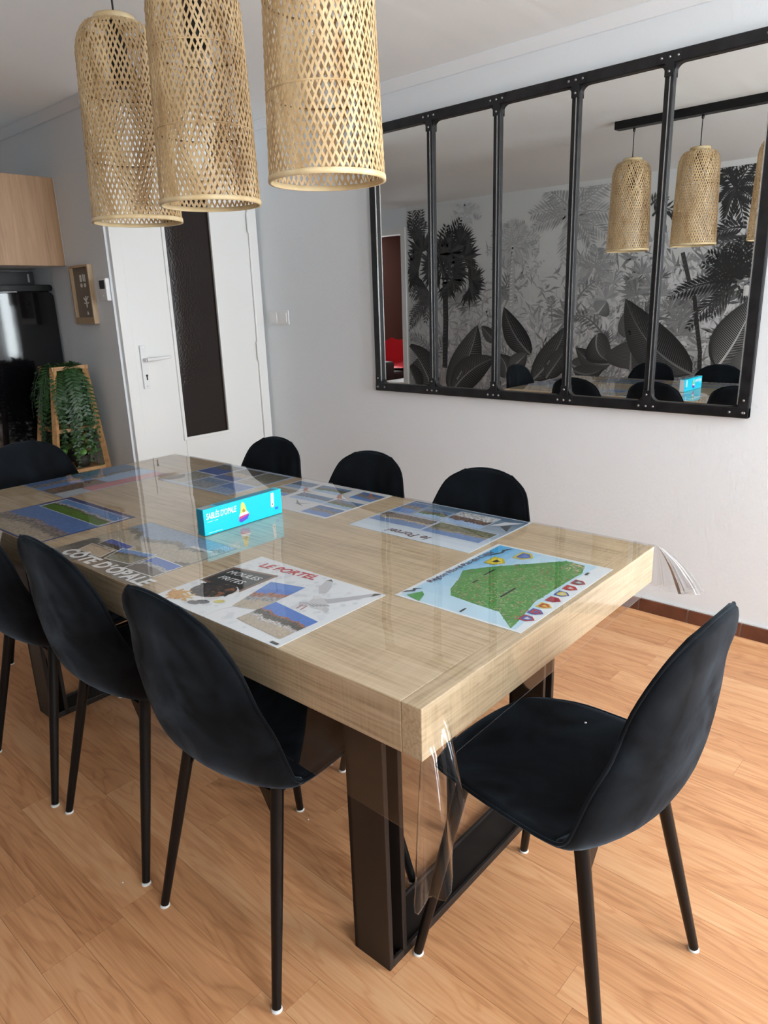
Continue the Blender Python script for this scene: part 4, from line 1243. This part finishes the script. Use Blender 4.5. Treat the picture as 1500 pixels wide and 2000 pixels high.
# pale blue card with red script
t = mat_root('pale blue placemat with coast photos and dark red script', 0.924, 0.338, 'R')
card(t, (0.62, 0.72, 0.82))
p = Print()
for k in range(10):
    f = k / 9
    p.add([(.004, .004 + .296 * k / 10, .00095), (.401, .004 + .296 * k / 10, .00095), (.401, .004 + .296 * (k + 1) / 10, .00095), (.004, .004 + .296 * (k + 1) / 10, .00095)], [(0, 1, 2, 3)], (0.10 + 0.56 * f, 0.16 + 0.58 * f, 0.24 + 0.58 * f))
p.photo([(.214, .140), (.398, .140), (.398, .226), (.214, .222)], [(0.4, (0.20, 0.16, 0.13), .5), (0.55, SAND, .3), (9, (0.16, 0.27, 0.50), .15)][::1], 18, 9, (0.5, 0.6, 0.75))
p.photo([(.020, .142), (.206, .140), (.206, .228), (.022, .228)], [(0.5, (0.17, 0.17, 0.10), .5), (0.65, (0.30, 0.26, 0.20), .4), (9, (0.15, 0.26, 0.50), .15)], 18, 9, (0.5, 0.6, 0.75))
p.photo([(.330, .020), (.398, .022), (.398, .126), (.330, .126)], HARB, 12, 9, (0.4, 0.5, 0.6))
p.photo([(.226, .050), (.318, .050), (.318, .124), (.226, .122)], CLIFF, 12, 8, (0.4, 0.5, 0.6))
p.photo([(.086, .024), (.216, .022), (.216, .126), (.086, .128)], [(0.4, (0.5, 0.5, 0.5), .5), (0.7, (0.18, 0.12, 0.10), .6), (9, PALE, .1)], 14, 9, (0.4, 0.5, 0.6))
p.poly([(.010, .020), (.060, .040), (.078, .090), (.050, .070)], (0.62, 0.64, 0.66)); p.poly([(.030, .050), (.012, .110), (.052, .078)], (0.10, 0.11, 0.12))
p.build('artwork', M['print'], t, fix=False)
lett('le Portel', .142, .262, .040, M['plum_ink'], t, shear=.3)

# white card with lobsters
t = mat_root('white placemat with six sea photos and orange lobsters', 0.924, 0.838, 'R')
card(t, (0.74, 0.74, 0.75))
p = Print()
for q, sc in (([(.128, .132), (.272, .130), (.270, .200), (.126, .192)], SEAV), ([(.006, .210), (.116, .210), (.116, .290), (.006, .290)], HARB), ([(.006, .128), (.116, .130), (.120, .196), (.006, .200)], CLIFF), ([(.150, .026), (.286, .028), (.270, .098), (.150, .098)], CLIFF), ([(.008, .024), (.108, .018), (.104, .094), (.008, .096)], HARB), ([(.300, .030), (.396, .030), (.396, .110), (.296, .104)], SEAV), ([(.296, .128), (.396, .128), (.396, .200), (.292, .200)], BEACH)):
    p.photo(q, sc, 13, 8, (0.72, 0.72, 0.73))
for c, s in (((.125, .115), 1.0), ((.285, .112), .9), ((.052, .046), .7)):
    for i in range(5):
        p.ell((c[0] + .006 * i * s, c[1] - .007 * i * s), .010 * s * (1 - .1 * i), .007 * s, (0.48, 0.13, 0.05), 10, .6)
    for k in (-1, 1):
        p.poly([(c[0], c[1]), (c[0] - .020 * s, c[1] + .020 * s + k * .010), (c[0] - .052 * s, c[1] + .026 * s + k * .020), (c[0] - .022 * s, c[1] + .012 * s + k * .010)], (0.42, 0.20, 0.12))
p.poly([(.150, .215), (.190, .228), (.225, .205), (.190, .238)], (0.12, 0.12, 0.13)); p.poly([(.186, .230), (.150, .248), (.196, .240)], (0.20, 0.20, 0.21))
p.build('artwork', M['print'], t, fix=False)

# far cards
t = mat_root('placemat with blue and rocky coast photos closest to the white door', 0.924, 1.292, 'R')
card(t, (0.42, 0.52, 0.68))
p = Print()
for q, sc in (([(.010, .180), (.130, .180), (.130, .290), (.010, .290)], [(0.6, (0.10, 0.22, 0.55), .2), (9, (0.30, 0.42, 0.62), .2)]), ([(.140, .180), (.270, .180), (.270, .290), (.140, .290)], [(0.4, (0.20, 0.30, 0.45), .3), (9, (0.34, 0.36, 0.38), .3)]), ([(.280, .150), (.396, .150), (.396, .290), (.280, .290)], [(0.5, (0.32, 0.30, 0.25), .3), (9, (0.40, 0.38, 0.34), .2)]), ([(.010, .015), (.130, .015), (.130, .170), (.010, .170)], [(0.7, (0.18, 0.17, 0.12), .3), (9, (0.35, 0.33, 0.28), .2)]), ([(.140, .015), (.262, .015), (.262, .170), (.140, .170)], [(0.4, (0.10, 0.08, 0.06), .4), (0.7, (0.40, 0.32, 0.22), .3), (9, (0.08, 0.14, 0.40), .2)]), ([(.272, .015), (.396, .015), (.396, .140), (.272, .140)], [(0.45, (0.12, 0.12, 0.12), .5), (9, (0.05, 0.12, 0.42), .2)])):
    p.photo(q, sc, 12, 10, (0.55, 0.62, 0.74))
p.build('artwork', M['print'], t, fix=False)
t = mat_root('placemat with a pink band at the table end beside the refrigerator', 0.690, 2.046, 'F')
card(t, (0.30, 0.40, 0.55))
p = Print()
p.photo([(.004, .230), (.300, .230), (.300, .299), (.004, .299)], [(9, (0.62, 0.20, 0.22), .12)], 12, 4)
p.photo([(.004, .004), (.200, .004), (.200, .228), (.004, .228)], SEAV, 16, 14)
p.photo([(.204, .004), (.400, .004), (.400, .140), (.204, .140)], HARB, 16, 10)
p.photo([(.204, .144), (.400, .144), (.400, .228), (.204, .228)], [(0.5, (0.24, 0.15, 0.10), .5), (9, (0.20, 0.14, 0.10), .4)], 14, 8)
p.photo([(.304, .232), (.400, .232), (.400, .299), (.304, .299)], [(9, (0.52, 0.58, 0.62), .1)], 6, 5)
p.build('artwork', M['print'], t, fix=False)

# ================================================================== biscuit box on the table
bx0, bx1, by0, bz = 0.3123, 0.5874, 0.9824, TH + 0.0035
bo = thing('biscuit_box', 'long turquoise cardboard biscuit box standing on the clear tablecloth', 'box', tw(bx0, by0, bz), PHI)
bw, bd, bh = bx1 - bx0, 0.030, 0.0735
MB().box((0, 0, 0), (bw, bd, bh)).build('carton', M['teal_card'], bo, bevel=0.0008)
MB().box((-0.0004, 0.0015, 0.0015), (0.0, bd - 0.0015, bh - 0.0015)).build('end_flap', M['teal_dark'], bo)
MB().box((bw, 0.0015, 0.0015), (bw + 0.0004, bd - 0.0015, bh - 0.0015)).build('end_flap', M['white_card'], bo)
def on_front(x, z, y=-0.0004):
    return Matrix.Translation((x, y, z)) @ Matrix.Rotation(PI / 2, 4, 'X')
text_mesh("SABLÉS D'OPALE", 0.0240, M['white_ink'], bo, on_front(0.008, 0.044) @ Matrix.Diagonal((0.60, 1.0, 1, 1)), shear=.15, bold=.0002, spacing=.95)
pf = MB()
def fpoly(pts, c, y):
    pf.add([(a, y, b) for a, b in pts], [tuple(range(len(pts)))], c)
fpoly([(.121, .031), (.127, .062), (.133, .066), (.139, .060), (.146, .033)], (0.75, 0.60, 0.12), -.0005)
fpoly([(.127, .040), (.134, .047), (.141, .039), (.135, .034)], (0.30, 0.22, 0.04), -.0006)
fpoly([(.116, .024), (.120, .034), (.148, .036), (.152, .028)], (0.80, 0.80, 0.80), -.0006)
fpoly([(.115, .014), (.117, .026), (.152, .029), (.150, .022)], (0.55, 0.05, 0.20), -.0007)
fpoly([(.116, .012), (.118, .018), (.152, .026), (.146, .014), (.124, .008)], (0.08, 0.05, 0.45), -.0008)
fpoly([(.233, .028), (.236, .068), (.246, .068), (.245, .028), (.239, .024)], (0.80, 0.80, 0.80), -.0005)
fpoly([(.237, .032), (.242, .032), (.242, .037), (.237, .037)], (0.25, 0.15, 0.08), -.0006)
fpoly([(.248, .016), (.260, .016), (.260, .023), (.248, .023)], (0.02, 0.12, 0.55), -.0005)
fpoly([(.010, .036), (.030, .036), (.030, .0375), (.010, .0375)], (0.55, 0.75, 0.80), -.0005)
fpoly([(.034, .036), (.046, .036), (.046, .0375), (.034, .0375)], (0.55, 0.75, 0.80), -.0005)
fpoly([(.012, .005), (.058, .005), (.058, .0065), (.012, .0065)], (0.45, 0.70, 0.76), -.0005)
pf.add([(.0, .003, bh + .0004), (.040, .003, bh + .0004), (.040, .026, bh + .0004), (.0, .026, bh + .0004)], [(0, 1, 2, 3)], (0.35, 0.35, 0.36))
pf.add([(.050, .004, bh + .0004), (.26, .004, bh + .0004), (.26, .026, bh + .0004), (.050, .026, bh + .0004)], [(0, 1, 2, 3)], (0.02, 0.22, 0.34))
pf.build('artwork', M['print'], bo, fix=False)

# ================================================================== kitchen end
cb = thing('wall_cabinet', 'oak wall cabinet hung above the black refrigerator', 'cabinet', (0.885, 3.50, 1.597))
MB().box((-0.305, 0.0, 0.0), (0.303, 0.50, 0.445)).build('carcass', M['white_paint'], cb)
MB().box((-0.305, -0.020, 0.0), (0.3005, -0.001, 0.445)).build('door', M['oak_cabinet'], cb, bevel=0.001)
MB().box((0.301, -0.019, 0.001), (0.3035, -0.001, 0.444)).build('edge_band', M['white_paint'], cb)
fg = thing('refrigerator', 'glossy black refrigerator with rounded door corner', 'refrigerator', (0.878, 3.66, 0))
def rrect(x0, x1, z0, z1, r, n=6):
    pts = []
    for cx, cz, a0 in ((x1 - r, z1 - r, 0), (x0 + r, z1 - r, PI / 2), (x0 + r, z0 + r, PI), (x1 - r, z0 + r, 1.5 * PI)):
        for i in range(n + 1):
            a = a0 + PI / 2 * i / n; pts.append((cx + r * math.cos(a), cz + r * math.sin(a)))
    return pts
MB().box((-0.297, 0.062, 0.03), (0.297, 0.62, 1.495)).box((-0.28, 0.08, 0), (0.28, 0.60, 0.03)).build('body', M['black_metal'], fg)
MB().prism(rrect(-0.298, 0.298, 0.06, 1.466, 0.030), 0.0, 0.058, 'xzy').build('door', M['black_gloss'], fg, bevel=0.004)
MB().prism(rrect(-0.298, 0.298, 1.470, 1.506, 0.016), 0.004, 0.20, 'xzy').build('top_panel', M['black_metal'], fg, bevel=0.003)
MB().box((-0.28, 0.0055, 1.4675), (0.10, 0.05, 1.4695)).build('chrome_strip', M['trim_metal'], fg)
bxk = thing('storage_box', 'dark grey glossy box lying on top of the refrigerator', 'box', (0.90, 3.88, 1.5065))
MB().box((-0.27, 0, 0), (0.272, 0.22, 0.080)).build('box_body', M['grey_gloss'], bxk, bevel=0.004)
MB().box((0.235, -0.003, 0.02), (0.245, -0.0005, 0.066)).build('clasp', M['trim_metal'], bxk)

# shadow box frame on the kitchen wall
sf = thing('shadow_box_frame', 'small wooden shadow box frame hung beside the door', 'picture frame', (XK, 3.297, 1.288))
FD, FW, FHh = 0.028, 0.107, 0.302
for nm, a, b in (('frame_side', (-FD, -FW, 0.0), (-0.001, -FW + 0.011, FHh)), ('frame_side', (-FD, FW - 0.011, 0.0), (-0.001, FW, FHh)), ('frame_top', (-FD, -FW + 0.011, FHh - 0.011), (-0.001, FW - 0.011, FHh)), ('frame_bottom', (-FD, -FW + 0.011, 0.0), (-0.001, FW - 0.011, 0.034))):
    MB().box(a, b).build(nm, M['frame_wood'], sf)
bk = MB().box((-0.010, -FW + 0.011, 0.034), (-0.001, FW - 0.011, FHh - 0.011)).build('back_panel', M['frame_back'], sf)
dec = []
for (yy, zz, a, b) in ((0.022, 0.236, .004, .018), (0.012, 0.236, .003, .018), (-0.012, 0.238, .005, .018), (-0.030, 0.236, .005, .018)):
    dec.append(MB().box((-0.013, yy - a, zz - b), (-0.0102, yy + a, zz + b)))
for yy in (0.016, -0.022):
    dec.append(MB().tube([(-0.0102, yy, 0.200), (-0.013, yy, 0.200)], 0.011, 14))
dec.append(MB().box((-0.013, -0.016, 0.085), (-0.0102, -0.010, 0.145)).tube([(-0.0115, -0.013, 0.115), (-0.0115, 0.012, 0.135)], 0.003, 6).tube([(-0.0115, -0.013, 0.120), (-0.0115, -0.040, 0.142)], 0.003, 6).tube([(-0.0115, -0.013, 0.105), (-0.0115, 0.010, 0.108)], 0.003, 6).tube([(-0.0115, -0.013, 0.105), (-0.0115, -0.036, 0.110)], 0.003, 6))
dec.append(MB().prism([(-0.022, 0.048), (-0.006, 0.048), (-0.014, 0.066)], -0.013, -0.0102, 'yzx'))
for m_ in dec:
    m_.build('ornament', M['ivory'], bk)
# thermostat
th = thing('thermostat', 'white wall thermostat with black display beside the door casing', 'thermostat', (XK, 3.062, 1.402))
MB().box((-0.024, -0.036, 0), (-0.001, 0.036, 0.112)).build('case', M['white_plastic'], th, bevel=0.004)
MB().box((-0.0255, -0.024, 0.060), (-0.0236, 0.028, 0.102)).build('display', M['dark_plastic'], th)
MB().tube([(-0.0236, 0.004, 0.026), (-0.026, 0.004, 0.026)], 0.004, 10).build('button', M['white_felt'], th)
# switches
def switch(loc, flip, label, n):
    s = thing('light_switch', label, 'switch', loc)
    k = -1 if flip else 1
    w = 0.090 * n / 2
    MB().box((min(0.001 * k, 0.009 * k), -w, 0), (max(0.001 * k, 0.009 * k), w, 0.080)).build('plate', M['white_plastic'], s, bevel=0.002)
    for i in range(n):
        c = -w + 0.090 * (i + 0.5)
        MB().box((min(0.008 * k, 0.013 * k), c - 0.031, 0.010), (max(0.008 * k, 0.013 * k), c + 0.031, 0.070)).build('rocker', M['white_plastic'], s, bevel=0.003)
switch((XR, 2.858, 1.239), True, 'double white light switch on the wall between door and mirror', 2)
switch((XL, 1.308, 1.298), False, 'single white switch on the jungle mural wall', 1)

# ================================================================== plant stand and plants
ps = thing('plant_stand', 'tapered wooden plant stand beside the refrigerator', 'plant stand', (1.012, 3.33, 0))
def leg(a, b):
    MB().box((-0.010, -0.014, 0), (0.010, 0.014, 1)).build('leg', M['stand_wood'], ps)
    o = ps.children[-1]; a = Vector(a); b = Vector(b); d = b - a
    o.location = a; o.rotation_euler = d.to_track_quat('Z', 'X').to_euler(); o.scale = (1, 1, d.length)
leg((-0.245, -0.16, 0), (-0.085, -0.08, 1.075)); leg((0.155, -0.16, 0), (0.085, -0.08, 1.075)); leg((-0.245, 0.16, 0), (-0.085, 0.06, 1.075)); leg((0.155, 0.16, 0), (0.085, 0.06, 1.075))
for z, x0, x1, y0, y1 in ((1.065, -0.098, 0.098, -0.095, 0.075), (0.92, -0.108, 0.096, -0.095, 0.08), (0.74, -0.135, 0.108, -0.105, 0.09), (0.515, -0.168, 0.122, -0.122, 0.11), (0.20, -0.215, 0.142, -0.145, 0.13)):
    for ya, yb in ((y0, y0 + 0.022), (y1 - 0.022, y1)):
        MB().box((x0, ya, z - 0.008), (x1, yb, z + 0.012)).build('shelf_rail', M['stand_wood'], ps)
    if z < 1:
        MB().box((x0 + 0.012, y0 + 0.022, z - 0.006), (x1 - 0.012, y1 - 0.022, z + 0.006)).build('shelf', M['stand_wood'], ps)
rp = random.Random(9)
fr = thing('hanging_fern', 'trailing dark green fern spilling from the top of the plant stand', 'plant', (1.012, 3.325, 0.928))
MB().lathe([(0, 0), (0.045, 0), (0.060, 0.10), (0.064, 0.10), (0.064, 0.105), (0.056, 0.105), (0.054, 0.09), (0, 0.09)], 20).build('pot', M['pot_dark'], fr)
def frond(az, reach, drop, up):
    b = MB(); n = 26; pts = []
    ca, sa = math.cos(az), math.sin(az)
    for i in range(n):
        f = i / (n - 1)
        r = reach * (1 - (1 - f) ** 2.2); z = 0.10 + up * math.sin(PI * min(f * 1.6, 1)) - drop * f ** 2 + 0.035 * min(f * 3, 1)
        pts.append(Vector((ca * r, sa * r, z)))
    b.tube(pts, [0.0022 * (1 - 0.7 * i / n) for i in range(n)], 4)
    for i in range(3, n):
        d = (pts[i] - pts[i - 1]).normalized()
        side = Vector((-sa, ca, 0))
        nrm = d.cross(side).normalized()
        ln = 0.042 * math.sin(PI * min(0.15 + 0.80 * i / n, 1)) * rp.uniform(.8, 1.2)
        for s in (-1, 1):
            e = (side * s + d * 0.45 + nrm * rp.uniform(-.35, .35)).normalized() * ln
            w = d * 0.0068
            a = pts[i]
            b.add([a - w * .4, a + e * .5 - w, a + e, a + e * .5 + w, a + w * .4], [(0, 1, 2, 3, 4)])
    o = b.build('frond', M['leaf_dark'], fr, fix=False)
for i in range(100):
    az = 2 * PI * i / 50 * 1.0 + rp.uniform(-.15, .15)
    wall = math.cos(az) > 0.45
    away = math.sin(az) > 0.5
    frond(az, rp.uniform(0.10, 0.145) if wall else rp.uniform(0.10, 0.17) if away else rp.uniform(0.11, 0.20), rp.uniform(0.18, 0.58), rp.uniform(0.01, 0.05))
rpl = thing('round_leaf_plant', 'bright green round-leaved plant on the lower shelf of the stand', 'plant', (1.03, 3.30, 0.522))
MB().lathe([(0, 0), (0.038, 0), (0.048, 0.065), (0.044, 0.065), (0.042, 0.055), (0, 0.055)], 18).build('pot', M['pot_dark'], rpl)
disc = None
for i in range(46):
    a = rp.uniform(0, 2 * PI); r = rp.uniform(0.01, 0.12) if math.cos(a) < .3 else rp.uniform(0.01, 0.10); z = 0.055 + rp.uniform(0.0, 0.13) * (1 - r * 4) + 0.015
    q = Vector((r * math.cos(a), r * math.sin(a), max(z, 0.02)))
    if disc is None:
        b = MB(); n = 12; R = 0.0145
        vs = [(0, 0, 0.003)] + [(R * 0.6 * math.cos(2 * PI * k / n), R * 0.6 * math.sin(2 * PI * k / n), 0.002) for k in range(n)] + [(R * math.cos(2 * PI * k / n), R * math.sin(2 * PI * k / n), -0.002) for k in range(n)]
        b.add(vs, [(0, 1 + k, 1 + (k + 1) % n) for k in range(n)] + [(1 + k, n + 1 + k, n + 1 + (k + 1) % n, 1 + (k + 1) % n) for k in range(n)], None, True)
        o = b.build('leaf', M['leaf_light'], rpl, fix=False); disc = o.data
    else:
        o = bpy.data.objects.new('leaf', disc); C.objects.link(o); o.parent = rpl
    o.location = q; o.rotation_euler = (rp.uniform(-.2, 1.3), rp.uniform(-.5, .5), a + PI / 2); s = rp.uniform(.7, 1.25); o.scale = (s, s, s)
st = MB()
for i in range(26):
    a = rp.uniform(0, 2 * PI); r = rp.uniform(0.03, 0.11); st.tube([(0.01 * math.cos(a), 0.01 * math.sin(a), 0.055), (r * .6 * math.cos(a), r * .6 * math.sin(a), 0.13), (r * math.cos(a), r * math.sin(a), 0.10)], 0.0012, 4)
st.build('stems', M['stem_green'], rpl)

# ================================================================== side room seen in the mirror
so = thing('sofa', 'dark sofa with a red throw in the red side room', 'sofa', (-3.1, 6.35, 0))
MB().box((-0.75, -0.40, 0.10), (0.75, 0.40, 0.42)).build('seat', M['sofa_dark'], so, bevel=0.03)
MB().box((-0.75, 0.22, 0.30), (0.75, 0.42, 0.74)).build('backrest', M['sofa_dark'], so, bevel=0.04)
for s in (-1, 1):
    MB().box((s * 0.80 - 0.09, -0.40, 0.10), (s * 0.80 + 0.09, 0.42, 0.56)).build('arm', M['sofa_dark'], so, bevel=0.03)
    for y in (-0.34, 0.36):
        MB().box((s * 0.78 - 0.03, y - 0.03, 0), (s * 0.78 + 0.03, y + 0.03, 0.11)).build('leg', M['trim_metal'], so)
tr = MB(); n1, n2 = 26, 22; vs = []
for j in range(n2 + 1):
    for i in range(n1 + 1):
        x = -0.55 + 1.1 * i / n1; f = j / n2
        y, z = (-0.40 + 0.62 * f / 0.5, 0.445) if f < 0.5 else (0.19 + 0.03 * (f - .5), 0.445 + (f - 0.5) / 0.5 * 0.36)
        vs.append((x, y - 0.02 * math.sin(9 * x + 4 * f), z + 0.018 * math.sin(14 * x + 7 * f) + 0.01 * math.sin(31 * x)))
tr.add(vs, [(j * (n1 + 1) + i, j * (n1 + 1) + i + 1, (j + 1) * (n1 + 1) + i + 1, (j + 1) * (n1 + 1) + i) for j in range(n2) for i in range(n1)], None, True)
tr.build('throw', M['red_cloth'], so, fix=False)
ct = thing('coffee_table', 'low dark coffee table with pale edges in the red side room', 'table', (-2.55, 5.62, 0))
MB().box((-0.45, -0.25, 0.30), (0.45, 0.25, 0.33)).build('top', M['white_paint'], ct)
for sx in (-1, 1):
    for sy in (-1, 1):
        MB().box((sx * 0.41 - 0.02, sy * 0.21 - 0.02, 0), (sx * 0.41 + 0.02, sy * 0.21 + 0.02, 0.30)).build('leg', M['sofa_dark'], ct)

# ================================================================== crumbs
def crumb(loc, r, label):
    o = MB().lathe([(0, 0), (r, r * .35), (r * .85, r), (0, r * 1.3)], 7).build('crumb', M['white_felt'])
    o.location = loc; tag(o, label, 'crumb')
crumb((0.315, 0.675, 0.0), 0.0026, 'tiny white crumb on the floor between the front chair legs and the table leg')
crumb((-0.132, 0.861, 0.0), 0.0022, 'tiny white crumb on the floor beside the row of chairs')
crumb((0.533, -0.012, 0.4742), 0.0030, 'tiny white crumb lying on the velvet seat of the end chair')
